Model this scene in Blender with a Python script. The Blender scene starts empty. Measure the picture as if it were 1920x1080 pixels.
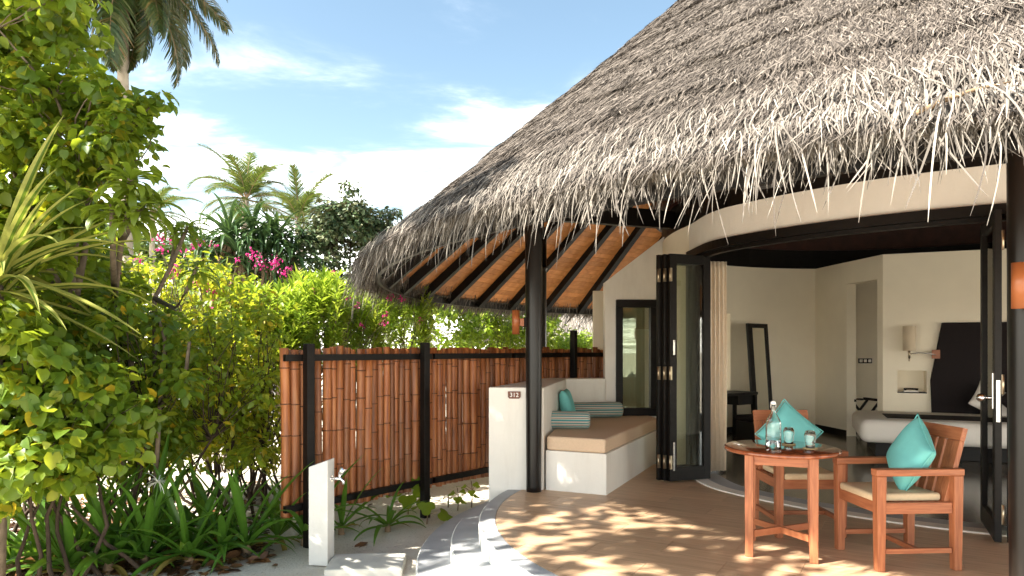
import bpy, math, random
import numpy as np
from mathutils import Vector, Matrix
RNG = np.random.default_rng(7)
random.seed(7)
PI = math.pi
scene = bpy.context.scene
col = scene.collection

# ------------------------------------------------------------------ camera, sky, sun, exposure
CAM_Z, FPX, HORY = 1.4, 1280.0, 655.0
cam = bpy.data.cameras.new('camera'); cam_o = bpy.data.objects.new('camera', cam); col.objects.link(cam_o)
cam.sensor_width = 36; cam.lens = 24; cam.shift_y = (HORY - 540) / 1920; cam.clip_start = 0.05; cam.clip_end = 2000
cam_o.location = (0, 0, CAM_Z); cam_o.rotation_euler = (PI/2, 0, 0)
scene.camera = cam_o

SUN_EL = math.radians(44.5)
SUN_H = Vector((-0.915, -0.40, 0)).normalized()
SUN_DIR = Vector((SUN_H.x*math.cos(SUN_EL), SUN_H.y*math.cos(SUN_EL), math.sin(SUN_EL)))
sun = bpy.data.lights.new('sun', 'SUN'); sun.energy = 2.0; sun.angle = math.radians(0.6); sun.color = (1.0, .93, .82)
sun_o = bpy.data.objects.new('sun', sun); col.objects.link(sun_o)
sun_o.rotation_euler = (-SUN_DIR).to_track_quat('-Z', 'Y').to_euler()

world = bpy.data.worlds.new('World'); scene.world = world; world.use_nodes = True
wn, wl = world.node_tree.nodes, world.node_tree.links
wn.clear()
out = wn.new('ShaderNodeOutputWorld'); bg = wn.new('ShaderNodeBackground'); bg.inputs[1].default_value = 0.14
sky = wn.new('ShaderNodeTexSky'); sky.sky_type = 'NISHITA'; sky.sun_disc = False
sky.sun_elevation = SUN_EL; sky.sun_rotation = math.atan2(SUN_DIR.x, SUN_DIR.y)
sky.air_density = 1.0; sky.dust_density = 0.8; sky.ozone_density = 1.5
tc = wn.new('ShaderNodeTexCoord'); sep = wn.new('ShaderNodeSeparateXYZ'); wl.new(tc.outputs['Generated'], sep.inputs[0])
# clouds: noise on a flat layer overhead (direction divided by height), thick near the horizon and wispy above
addz = wn.new('ShaderNodeMath'); addz.operation = 'ADD'; addz.inputs[1].default_value = 0.10; wl.new(sep.outputs['Z'], addz.inputs[0])
mx = wn.new('ShaderNodeMath'); mx.operation = 'MAXIMUM'; mx.inputs[1].default_value = 0.05; wl.new(addz.outputs[0], mx.inputs[0])
dv = wn.new('ShaderNodeVectorMath'); dv.operation = 'DIVIDE'; wl.new(tc.outputs['Generated'], dv.inputs[0])
cmb = wn.new('ShaderNodeCombineXYZ')
for i in range(3): wl.new(mx.outputs[0], cmb.inputs[i])
wl.new(cmb.outputs[0], dv.inputs[1])
mp = wn.new('ShaderNodeMapping'); mp.inputs['Scale'].default_value = (0.8, 1.5, 0.0); mp.inputs['Rotation'].default_value = (0, 0, 0.25)
mp.inputs['Location'].default_value = (1.3, 0.55, 0)
wl.new(dv.outputs[0], mp.inputs[0])
nz = wn.new('ShaderNodeTexNoise'); nz.inputs['Scale'].default_value = 1.5; nz.inputs['Detail'].default_value = 9; nz.inputs['Roughness'].default_value = .6
nz.inputs['Distortion'].default_value = .5
wl.new(mp.outputs[0], nz.inputs['Vector'])
bias = wn.new('ShaderNodeMapRange'); bias.inputs[1].default_value = 0.05; bias.inputs[2].default_value = 0.50
bias.inputs[3].default_value = 0.29; bias.inputs[4].default_value = -0.16
wl.new(sep.outputs['Z'], bias.inputs[0])
ad = wn.new('ShaderNodeMath'); ad.operation = 'ADD'; wl.new(nz.outputs['Fac'], ad.inputs[0]); wl.new(bias.outputs[0], ad.inputs[1])
cr = wn.new('ShaderNodeMapRange'); cr.interpolation_type = 'SMOOTHSTEP'; cr.inputs[1].default_value = 0.38; cr.inputs[2].default_value = 1.0; cr.inputs[4].default_value = 0.95
wl.new(ad.outputs[0], cr.inputs[0])
mixc = wn.new('ShaderNodeMix'); mixc.data_type = 'RGBA'; pw = wn.new('ShaderNodeMath'); pw.operation = 'POWER'; pw.inputs[1].default_value = 2.0; wl.new(cr.outputs[0], pw.inputs[0]); wl.new(pw.outputs[0], mixc.inputs[0]); skm = wn.new('ShaderNodeVectorMath'); skm.operation = 'MULTIPLY'; skm.inputs[1].default_value = (.225, .22, .185); wl.new(sky.outputs[0], skm.inputs[0]); wl.new(skm.outputs[0], mixc.inputs[6])
mixc.inputs[7].default_value = (7.6, 7.2, 6.6, 1)
wl.new(mixc.outputs[2], bg.inputs[0]); wl.new(bg.outputs[0], out.inputs[0])

vs = scene.view_settings
vs.view_transform = 'Standard'; vs.look = 'None'; vs.gamma = 1; vs.exposure = 3.45
try: vs.use_curve_mapping = False
except Exception: pass
scene.render.engine = 'CYCLES'
scene.cycles.max_bounces = 10; scene.cycles.diffuse_bounces = 6; scene.cycles.transparent_max_bounces = 12
scene.cycles.use_denoising = True
scene.cycles.sample_clamp_indirect = 6

# ------------------------------------------------------------------ helpers
def at(px, py, d):
    """photo pixel and distance -> point"""
    return np.array([(px-960)/FPX*d, d, CAM_Z-(py-HORY)/FPX*d])
def floor_at(px, py, z=0.0):
    d = FPX*(CAM_Z-z)/(py-HORY)
    return np.array([(px-960)/FPX*d, d, z])

def set_props(o, label=None, cat=None, group=None, kind=None):
    if label: o['label'] = label
    if cat: o['category'] = cat
    if group: o['group'] = group
    if kind: o['kind'] = kind
    return o

def link(name, me, parent=None, loc=None, rot=None, scale=None):
    o = bpy.data.objects.new(name, me); col.objects.link(o)
    if parent is not None: o.parent = parent
    if loc is not None: o.location = loc
    if rot is not None: o.rotation_euler = rot
    if scale is not None: o.scale = scale if hasattr(scale, '__len__') else (scale,)*3
    return o

def empty(name, loc=(0, 0, 0), rz=0, label=None, cat=None, group=None):
    o = link(name, None, loc=tuple(float(v) for v in loc), rot=(0, 0, rz)); o.empty_display_size = .1
    return set_props(o, label, cat, group)

def mesh_arr(name, V, F, mats, smooth=False, mat_idx=None):
    V = np.asarray(V, dtype=np.float32); F = np.asarray(F, dtype=np.int32)
    me = bpy.data.meshes.new(name)
    n, k = F.shape
    me.vertices.add(len(V)); me.vertices.foreach_set('co', V.ravel())
    me.loops.add(n*k); me.loops.foreach_set('vertex_index', F.ravel())
    me.polygons.add(n); me.polygons.foreach_set('loop_start', np.arange(0, n*k, k, dtype=np.int32))
    if smooth: me.polygons.foreach_set('use_smooth', np.ones(n, dtype=bool))
    if mat_idx is not None: me.polygons.foreach_set('material_index', np.asarray(mat_idx, dtype=np.int32))
    for m in (mats if isinstance(mats, (list, tuple)) else [mats]): me.materials.append(m)
    me.update(calc_edges=True)
    return me

class MB:
    def __init__(s): s.v = []; s.f = []; s.mi = []; s.sm = []
    def add(s, V, F, mi=0, smooth=False):
        b = len(s.v); s.v += [tuple(map(float, p)) for p in V]
        for f in F: s.f.append(tuple(int(i)+b for i in f)); s.mi.append(mi); s.sm.append(smooth)
        return s
    def box(s, c, size, R=None, mi=0, taper=None):
        hx, hy, hz = size[0]/2, size[1]/2, size[2]/2
        P = [Vector((x*hx*(taper if taper and z < 0 else 1), y*hy*(taper if taper and z < 0 else 1), z*hz)) for z in (-1, 1) for y in (-1, 1) for x in (-1, 1)]
        if R is not None: P = [R @ p for p in P]
        P = [p+Vector(c) for p in P]
        return s.add(P, [(0,2,3,1),(4,5,7,6),(0,1,5,4),(2,6,7,3),(0,4,6,2),(1,3,7,5)], mi)
    def beam(s, a, b, w, h, mi=0, up=(0, 0, 1)):
        a, b = Vector(a), Vector(b); y = (b-a); L = y.length; y.normalize()
        x = y.cross(Vector(up)).normalized(); z = x.cross(y)
        R = Matrix((x, y, z)).transposed()
        return s.box((a+b)/2, (w, L, h), R, mi)
    def prism(s, poly, z0, z1, mi=0):
        n = len(poly); P = [(p[0], p[1], z0) for p in poly]+[(p[0], p[1], z1) for p in poly]
        F = [tuple(range(n-1, -1, -1)), tuple(range(n, 2*n))]+[(i, (i+1) % n, n+(i+1) % n, n+i) for i in range(n)]
        return s.add(P, F, mi)
    def tube(s, pts, rad, n=8, mi=0, cap=True, smooth=True):
        V, F = tube_arr(pts, rad, n)
        s.add(V, F, mi, smooth)
        if cap:
            b = len(s.v)-len(V); m = len(pts)
            s.f.append(tuple(b+i for i in range(n-1, -1, -1))); s.mi.append(mi); s.sm.append(False)
            s.f.append(tuple(b+(m-1)*n+i for i in range(n))); s.mi.append(mi); s.sm.append(False)
        return s
    def lathe(s, prof, n=24, c=(0, 0, 0), mi=0, smooth=True):
        V = []; F = []
        for r, z in prof:
            for i in range(n):
                a = 2*PI*i/n; V.append((c[0]+r*math.cos(a), c[1]+r*math.sin(a), c[2]+z))
        for j in range(len(prof)-1):
            for i in range(n):
                F.append((j*n+i, j*n+(i+1) % n, (j+1)*n+(i+1) % n, (j+1)*n+i))
        return s.add(V, F, mi, smooth)
    def mesh(s, name, mats):
        me = bpy.data.meshes.new(name); me.from_pydata(s.v, [], s.f)
        for m in (mats if isinstance(mats, (list, tuple)) else [mats]): me.materials.append(m)
        me.polygons.foreach_set('material_index', s.mi); me.polygons.foreach_set('use_smooth', s.sm)
        me.update(); return me
    def build(s, name, mats, parent=None, loc=None, rot=None, bevel=0, label=None, cat=None, group=None, kind=None, seg=2):
        o = link(name, s.mesh(name, mats), parent, loc, rot)
        if bevel: add_bevel(o, bevel, seg)
        return set_props(o, label, cat, group, kind)

def add_bevel(o, w, seg=2):
    m = o.modifiers.new('bevel', 'BEVEL'); m.width = w; m.segments = seg; m.limit_method = 'ANGLE'; m.angle_limit = math.radians(40)

def tube_arr(pts, rad, n=8):
    pts = [Vector(p) for p in pts]; m = len(pts)
    if not hasattr(rad, '__len__'): rad = [rad]*m
    V = []; F = []
    ref = Vector((0.31, 0.17, 0.93)).normalized()
    for i, p in enumerate(pts):
        t = (pts[min(i+1, m-1)]-pts[max(i-1, 0)]).normalized()
        if abs(t.dot(ref)) > .95: r2 = Vector((1, 0, 0))
        else: r2 = ref
        x = t.cross(r2).normalized(); y = t.cross(x)
        for k in range(n):
            a = 2*PI*k/n; V.append(p+(x*math.cos(a)+y*math.sin(a))*rad[i])
    for i in range(m-1):
        for k in range(n):
            F.append((i*n+k, i*n+(k+1) % n, (i+1)*n+(k+1) % n, (i+1)*n+k))
    return V, F

def arc_wall(mb, c, r0, r1, z0, z1, a0, a1, n=24, mi=0):
    """solid ring sector, angles in degrees"""
    V = []; F = []
    for i in range(n+1):
        a = math.radians(a0+(a1-a0)*i/n); ca, sa = math.cos(a), math.sin(a)
        q0 = r0(math.degrees(a)) if callable(r0) else r0; q1 = r1(math.degrees(a)) if callable(r1) else r1
        for r, z in ((q0, z0), (q1, z0), (q1, z1), (q0, z1)): V.append((c[0]+r*ca, c[1]+r*sa, z))
    for i in range(n):
        for k in range(4):
            F.append((i*4+k, i*4+(k+1) % 4, (i+1)*4+(k+1) % 4, (i+1)*4+k))
    F.append((3, 2, 1, 0)); F.append((n*4, n*4+1, n*4+2, n*4+3))
    return mb.add(V, F, mi)

# ------------------------------------------------------------------ materials
def new_mat(name):
    m = bpy.data.materials.new(name); m.use_nodes = True
    nt = m.node_tree; b = nt.nodes['Principled BSDF']
    return m, nt, b
def N(nt, t, **kw):
    n = nt.nodes.new(t)
    for k, v in kw.items(): setattr(n, k, v)
    return n
def ramp(nt, stops):
    r = N(nt, 'ShaderNodeValToRGB'); e = r.color_ramp.elements
    while len(e) > 1: e.remove(e[-1])
    e[0].position = stops[0][0]; e[0].color = (*stops[0][1], 1)
    for p, c in stops[1:]:
        x = e.new(p); x.color = (*c, 1)
    return r
def plain(name, c, rough=.6, spec=.5, metal=0, noise=0.12, nscale=6, bump=0, bscale=60, coat=0):
    m, nt, b = new_mat(name)
    b.inputs['Roughness'].default_value = rough; b.inputs['Metallic'].default_value = metal
    b.inputs['Specular IOR Level'].default_value = spec
    if coat: b.inputs['Coat Weight'].default_value = coat; b.inputs['Coat Roughness'].default_value = .08
    t = N(nt, 'ShaderNodeTexCoord'); nz = N(nt, 'ShaderNodeTexNoise'); nz.inputs['Scale'].default_value = nscale; nz.inputs['Detail'].default_value = 6
    nt.links.new(t.outputs['Object'], nz.inputs['Vector'])
    r = ramp(nt, [(0.25, tuple(x*(1-noise) for x in c)), (0.75, tuple(min(1, x*(1+noise)) for x in c))])
    nt.links.new(nz.outputs['Fac'], r.inputs[0]); nt.links.new(r.outputs[0], b.inputs['Base Color'])
    if bump:
        n2 = N(nt, 'ShaderNodeTexNoise'); n2.inputs['Scale'].default_value = bscale; n2.inputs['Detail'].default_value = 5
        nt.links.new(t.outputs['Object'], n2.inputs['Vector'])
        bp = N(nt, 'ShaderNodeBump'); bp.inputs['Strength'].default_value = bump; bp.inputs['Distance'].default_value = .01
        nt.links.new(n2.outputs['Fac'], bp.inputs['Height']); nt.links.new(bp.outputs[0], b.inputs['Normal'])
    return m
def wood(name, c0, c1, scale=(40, 40, 3), rough=.4, spec=.4, bump=.08, coat=0, perobj=0.0):
    m, nt, b = new_mat(name)
    t = N(nt, 'ShaderNodeTexCoord'); mp = N(nt, 'ShaderNodeMapping'); mp.inputs['Scale'].default_value = scale
    nt.links.new(t.outputs['Object'], mp.inputs[0])
    nz = N(nt, 'ShaderNodeTexNoise'); nz.inputs['Scale'].default_value = 1; nz.inputs['Detail'].default_value = 7; nz.inputs['Distortion'].default_value = .6
    nt.links.new(mp.outputs[0], nz.inputs['Vector'])
    r = ramp(nt, [(.3, c0), (.7, c1)])
    nt.links.new(nz.outputs['Fac'], r.inputs[0])
    last = r.outputs[0]
    if perobj:
        oi = N(nt, 'ShaderNodeObjectInfo'); mr = N(nt, 'ShaderNodeMapRange'); mr.inputs[3].default_value = 1-perobj; mr.inputs[4].default_value = 1+perobj
        nt.links.new(oi.outputs['Random'], mr.inputs[0])
        mu = N(nt, 'ShaderNodeVectorMath', operation='SCALE'); nt.links.new(last, mu.inputs[0]); nt.links.new(mr.outputs[0], mu.inputs['Scale'])
        last = mu.outputs[0]
        ad = N(nt, 'ShaderNodeVectorMath', operation='SCALE'); nt.links.new(oi.outputs['Random'], ad.inputs['Scale']); ad.inputs[0].default_value = (7, 13, 5)
        nt.links.new(ad.outputs[0], mp.inputs['Location'])
    nt.links.new(last, b.inputs['Base Color'])
    b.inputs['Roughness'].default_value = rough; b.inputs['Specular IOR Level'].default_value = spec
    if coat: b.inputs['Coat Weight'].default_value = coat; b.inputs['Coat Roughness'].default_value = .06
    bp = N(nt, 'ShaderNodeBump'); bp.inputs['Strength'].default_value = bump; bp.inputs['Distance'].default_value = .005
    nt.links.new(nz.outputs['Fac'], bp.inputs['Height']); nt.links.new(bp.outputs[0], b.inputs['Normal'])
    return m
def leaf_mat(name, stops, trans=.45, tcol=(.35, .5, .04), rough=.42, spec=.4):
    m, nt, b = new_mat(name)
    g = N(nt, 'ShaderNodeNewGeometry'); r = ramp(nt, stops)
    nt.links.new(g.outputs['Random Per Island'], r.inputs[0])
    t = N(nt, 'ShaderNodeTexCoord'); nz = N(nt, 'ShaderNodeTexNoise'); nz.inputs['Scale'].default_value = 25; nz.inputs['Detail'].default_value = 3
    nt.links.new(t.outputs['Object'], nz.inputs['Vector'])
    mr = N(nt, 'ShaderNodeMapRange'); mr.inputs[3].default_value = .75; mr.inputs[4].default_value = 1.25; nt.links.new(nz.outputs['Fac'], mr.inputs[0])
    sc = N(nt, 'ShaderNodeVectorMath', operation='SCALE'); nt.links.new(r.outputs[0], sc.inputs[0]); nt.links.new(mr.outputs[0], sc.inputs['Scale'])
    nt.links.new(sc.outputs[0], b.inputs['Base Color'])
    b.inputs['Roughness'].default_value = rough; b.inputs['Specular IOR Level'].default_value = spec
    if trans > 0:
        tr = N(nt, 'ShaderNodeBsdfTranslucent')
        mxc = N(nt, 'ShaderNodeMix', data_type='RGBA'); mxc.inputs[0].default_value = .55; nt.links.new(sc.outputs[0], mxc.inputs[6]); mxc.inputs[7].default_value = (*tcol, 1)
        nt.links.new(mxc.outputs[2], tr.inputs[0])
        ms = N(nt, 'ShaderNodeMixShader'); ms.inputs[0].default_value = trans
        nt.links.new(b.outputs[0], ms.inputs[1]); nt.links.new(tr.outputs[0], ms.inputs[2])
        nt.links.new(ms.outputs[0], nt.nodes['Material Output'].inputs[0])
    return m
def glass(name, c=(1, 1, 1), rough=0.0, ior=1.45):
    m, nt, b = new_mat(name); b.inputs['Base Color'].default_value = (*c, 1); b.inputs['Roughness'].default_value = rough
    b.inputs['Transmission Weight'].default_value = 1; b.inputs['IOR'].default_value = ior; return m
def pane(name, tint=(.85, .92, .88), refl=.12):
    m, nt, b = new_mat(name)
    tr = N(nt, 'ShaderNodeBsdfTransparent'); tr.inputs[0].default_value = (*tint, 1)
    gl = N(nt, 'ShaderNodeBsdfGlossy'); gl.inputs['Roughness'].default_value = .01
    fr = N(nt, 'ShaderNodeFresnel'); fr.inputs[0].default_value = 1.5
    ad = N(nt, 'ShaderNodeMath', operation='ADD'); ad.inputs[1].default_value = refl; ad.use_clamp = True
    nt.links.new(fr.outputs[0], ad.inputs[0])
    ms = N(nt, 'ShaderNodeMixShader'); nt.links.new(ad.outputs[0], ms.inputs[0]); nt.links.new(tr.outputs[0], ms.inputs[1]); nt.links.new(gl.outputs[0], ms.inputs[2])
    nt.links.new(ms.outputs[0], nt.nodes['Material Output'].inputs[0]); return m
def thatch_mat(name, stops, rough=.85):
    m, nt, b = new_mat(name)
    g = N(nt, 'ShaderNodeNewGeometry'); r = ramp(nt, stops); nt.links.new(g.outputs['Random Per Island'], r.inputs[0])
    nt.links.new(r.outputs[0], b.inputs['Base Color']); b.inputs['Roughness'].default_value = rough; b.inputs['Specular IOR Level'].default_value = .25
    return m

M = {}
M['white'] = plain('white_plaster', (.78, .755, .70), .8, .2, noise=.05, nscale=3, bump=.15, bscale=40)
def stain(m):
    nt = m.node_tree; b = nt.nodes['Principled BSDF']; src = b.inputs['Base Color'].links[0].from_socket
    t = N(nt, 'ShaderNodeTexCoord'); mp = N(nt, 'ShaderNodeMapping'); mp.inputs['Scale'].default_value = (5, 5, .9); nt.links.new(t.outputs['Object'], mp.inputs[0])
    nz = N(nt, 'ShaderNodeTexNoise'); nz.inputs['Scale'].default_value = 1.6; nz.inputs['Detail'].default_value = 9; nz.inputs['Roughness'].default_value = .7; nt.links.new(mp.outputs[0], nz.inputs['Vector'])
    mr = N(nt, 'ShaderNodeMapRange'); mr.inputs[1].default_value = .50; mr.inputs[2].default_value = .80; mr.inputs[4].default_value = .22; nt.links.new(nz.outputs['Fac'], mr.inputs[0])
    mx_ = N(nt, 'ShaderNodeMix', data_type='RGBA'); nt.links.new(mr.outputs[0], mx_.inputs[0]); nt.links.new(src, mx_.inputs[6]); mx_.inputs[7].default_value = (.42, .38, .31, 1)
    nt.links.new(mx_.outputs[2], b.inputs['Base Color'])
stain(M['white'])
M['inwall'] = plain('cream_plaster', (.87, .80, .65), .8, .2, noise=.03, nscale=3, bump=.08)
M['dark'] = wood('dark_timber', (0.0038, 0.00304, 0.00266), (0.00836, 0.00646, 0.00532), (8, 8, 40), .45, .22, .05)
M['column'] = wood('dark_column', (0.0038, 0.00342, 0.00342), (0.00988, 0.00836, 0.0076), (12, 12, 2), .32, .35, .12)
M['soffit'] = wood('soffit_wood', (0.435, 0.169, 0.0544), (0.676, 0.308, 0.109), (6, 6, 6), .5, .3, .05, perobj=.15)
M['inceil'] = wood('stained_ceiling', (0.0253, 0.0081, 0.00504), (0.0541, 0.0175, 0.0101), (6, 6, 6), .5, .3, .05)
M['thatch_core'] = plain('thatch_core', (.10, .083, .066), .95, .1, noise=.5, nscale=14, bump=1, bscale=50)
M['thatch'] = thatch_mat('thatch_strands', [(0, (0.0261, 0.0208, 0.0176)), (.3, (0.0696, 0.0574, 0.0476)), (.65, (0.13, 0.11, 0.0937)), (1, (0.227, 0.196, 0.167))])
M['fringe'] = thatch_mat('thatch_fringe', [(0, (0.046, 0.0383, 0.0323)), (.35, (0.125, 0.11, 0.0944)), (.75, (0.205, 0.181, 0.155)), (1, (0.301, 0.272, 0.236))])
M['teak'] = wood('oiled_wood', (0.357, 0.123, 0.0527), (0.425, 0.157, 0.0697), (14, 14, 14), .38, .4, .02)
for ax_, sc_ in (('x', (5, 70, 70)), ('y', (70, 5, 70)), ('z', (70, 70, 5))):
    M['teak_'+ax_] = wood('oiled_wood_'+ax_, (0.264, 0.0833, 0.0357), (0.425, 0.162, 0.0723), sc_, .42, .4, .06)
def teak(size): return M['teak_'+'xyz'[max(range(3), key=lambda i: size[i])]]
M['teak_gloss'] = wood('varnished_wood', (0.187, 0.0467, 0.0187), (0.306, 0.0892, 0.034), (30, 4, 10), .12, .5, .02, coat=.6)
M['concrete'] = plain('grey_concrete', (0.398, 0.415, 0.432), .6, .35, noise=.14, nscale=4, bump=.1)
M['concrete_side'] = plain('pale_riser', (0.682, 0.693, 0.671), .7, .3, noise=.08, nscale=4, bump=.1)
M['beige'] = plain('beige_canvas', (.64, .48, .34), .85, .2, noise=.05, nscale=60, bump=.15, bscale=300)
M['seat'] = plain('sand_canvas', (.62, .49, .32), .85, .2, noise=.05, nscale=60, bump=.15, bscale=300)
M['turq'] = plain('turquoise_cotton', (.17, .52, .51), .85, .2, noise=.10, nscale=7, bump=.5, bscale=14)
M['curtain'] = plain('curtain_linen', (.80, .69, .55), .85, .15, noise=.04, nscale=30)
M['metal'] = plain('brushed_metal', (.62, .60, .57), .25, .5, metal=1, noise=.05)
M['chrome'] = plain('chrome', (.75, .75, .76), .08, .5, metal=1, noise=.02)
M['brass'] = plain('hinge_metal', (.55, .46, .33), .35, .5, metal=1, noise=.15)
M['copper'] = plain('copper_paint', (0.297, 0.0945, 0.0315), .35, .5, noise=.1)
M['linen'] = plain('bed_linen', (.80, .76, .70), .85, .2, noise=.03)
M['darkcloth'] = plain('dark_brown_cloth', (0.0132, 0.0096, 0.0102), .8, .2, noise=.1, nscale=40)
M['mirror'] = plain('mirror_glass', (.85, .87, .86), .02, .5, metal=1, noise=.0)
M['shade'] = plain('lamp_linen', (.62, .52, .38), .8, .2, noise=.03)
M['glass'] = glass('clear_glass', (.97, .99, .98))
M['water'] = glass('water', (.95, .99, 1), ior=1.33)
M['pane'] = pane('door_glass', (.95, .97, .93), .03)
M['winpane'] = pane('window_glass', (.78, .84, .78), .12)
M['coaster'] = plain('woven_coaster', (.55, .42, .22), .8, .2, noise=.2, nscale=80)
M['roomfloor'] = plain('polished_floor', (.14, .125, .10), .16, .5, noise=.2, nscale=2.5)
M['threshold'] = plain('threshold_stone', (.80, .77, .70), .6, .3, noise=.06)
M['digit'] = plain('white_paint', (.85, .84, .80), .6, .3, noise=.02)
M['plaque'] = wood('plaque_wood', (.10, .03, .015), (.17, .05, .02), (10, 40, 10), .4, .4, .05)
M['bark'] = plain('grey_bark', (.16, .125, .09), .9, .2, noise=.35, nscale=18, bump=.6, bscale=40)
M['darkbark'] = plain('dark_bark', (.06, .042, .03), .9, .2, noise=.35, nscale=18, bump=.6, bscale=40)
M['palmbark'] = plain('palm_bark', (.33, .28, .22), .9, .2, noise=.3, nscale=9, bump=.6, bscale=30)
M['drystalk'] = plain('dry_stalk', (.22, .15, .09), .9, .2, noise=.3, nscale=20)
M['tap_post'] = plain('painted_post', (.58, .575, .55), .75, .3, noise=.06, nscale=9, bump=.2)
M['slab'] = plain('cement_slab', (.56, .55, .50), .8, .25, noise=.13, nscale=7, bump=.2)
stain(M['tap_post']); stain(M['slab']); stain(M['concrete_side']); stain(M['concrete'])
M['litter'] = leaf_mat('dry_leaf', [(0, (.05, .025, .012)), (.6, (.13, .06, .025)), (.9, (.17, .08, .03)), (1, (.36, .2, .06))], 0)
# foliage
G = {}
G['hib'] = leaf_mat('broad_leaf', [(0, (0.0585, 0.122, 0.0112)), (.45, (0.105, 0.182, 0.0168)), (.8, (0.188, 0.254, 0.0206)), (.95, (0.28, 0.315, 0.0281)), (1, (0.422, 0.304, 0.0281))], .5, (0.468, 0.528, 0.0281))
G['shrub'] = leaf_mat('shrub_leaf', [(0, (0.0632, 0.13, 0.0123)), (.5, (0.114, 0.202, 0.0185)), (.85, (0.189, 0.258, 0.0206)), (.95, (0.29, 0.304, 0.0206)), (1, (0.532, 0.337, 0.0206))], .48, (0.505, 0.562, 0.0309))
G['small'] = leaf_mat('small_leaf', [(0, (0.0874, 0.164, 0.0131)), (.5, (0.175, 0.262, 0.0196)), (.8, (0.273, 0.316, 0.0218)), (.92, (0.393, 0.36, 0.0273)), (1, (0.601, 0.393, 0.0218))], .55, (0.568, 0.589, 0.0328))
G['lance'] = leaf_mat('bright_lance_leaf', [(0, (0.0782, 0.167, 0.0146)), (.4, (0.215, 0.332, 0.0245)), (.85, (0.332, 0.43, 0.0439)), (1, (0.45, 0.489, 0.0782))], .45, (0.489, 0.606, 0.0489))
G['darktree'] = leaf_mat('dark_purple_leaf', [(0, (0.036, 0.0684, 0.0282)), (.6, (0.078, 0.129, 0.0512)), (1, (0.204, 0.213, 0.109))], .2, (0.144, 0.0912, 0.0384))
G['pandan'] = leaf_mat('pandan_leaf', [(0, (0.0234, 0.0585, 0.0234)), (.6, (0.0468, 0.0936, 0.0312)), (1, (0.125, 0.156, 0.0702))], .2, (0.117, 0.195, 0.039))
G['palm'] = leaf_mat('palm_leaflet', [(0, (0.0312, 0.0663, 0.0117)), (.6, (0.0663, 0.109, 0.0172)), (.93, (0.133, 0.156, 0.0312)), (1, (0.281, 0.203, 0.078))], .3, (0.234, 0.296, 0.039))
G['palmdark'] = leaf_mat('hanging_palm_leaflet', [(0, (0.0195, 0.039, 0.0109)), (.6, (0.039, 0.0663, 0.0156)), (.9, (0.078, 0.0858, 0.0234)), (1, (0.195, 0.101, 0.039))], .2, (0.156, 0.156, 0.0312))
G['plum'] = leaf_mat('frangipani_leaf', [(0, (0.0936, 0.156, 0.0156)), (1, (0.172, 0.234, 0.0234))], .5, (0.374, 0.437, 0.0234))
G['lily'] = leaf_mat('strap_leaf', [(0, (0.0426, 0.123, 0.015)), (1, (0.0854, 0.191, 0.0237))], .35, (0.305, 0.471, 0.0322), rough=.35)
G['vareg'] = leaf_mat('variegated_green', [(0, (0.039, 0.0858, 0.0117)), (1, (0.0702, 0.117, 0.0156))], .35, (0.234, 0.312, 0.0234))
G['varey'] = leaf_mat('variegated_yellow', [(0, (0.234, 0.257, 0.0468)), (1, (0.328, 0.32, 0.0858))], .35, (0.468, 0.468, 0.078))
G['far'] = leaf_mat('far_leaf', [(0, (0.0234, 0.0546, 0.00936)), (.6, (0.0546, 0.0936, 0.0156)), (1, (0.109, 0.14, 0.0234))], .3, (0.195, 0.25, 0.0312))
G['pink'] = leaf_mat('magenta_bract', [(0, (0.484, 0.0156, 0.172)), (1, (0.663, 0.0546, 0.281))], .4, (0.702, 0.0468, 0.273))
G['petal'] = leaf_mat('white_petal', [(0, (.8, .8, .74)), (1, (.85, .85, .8))], .3, (.9, .9, .8))

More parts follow.
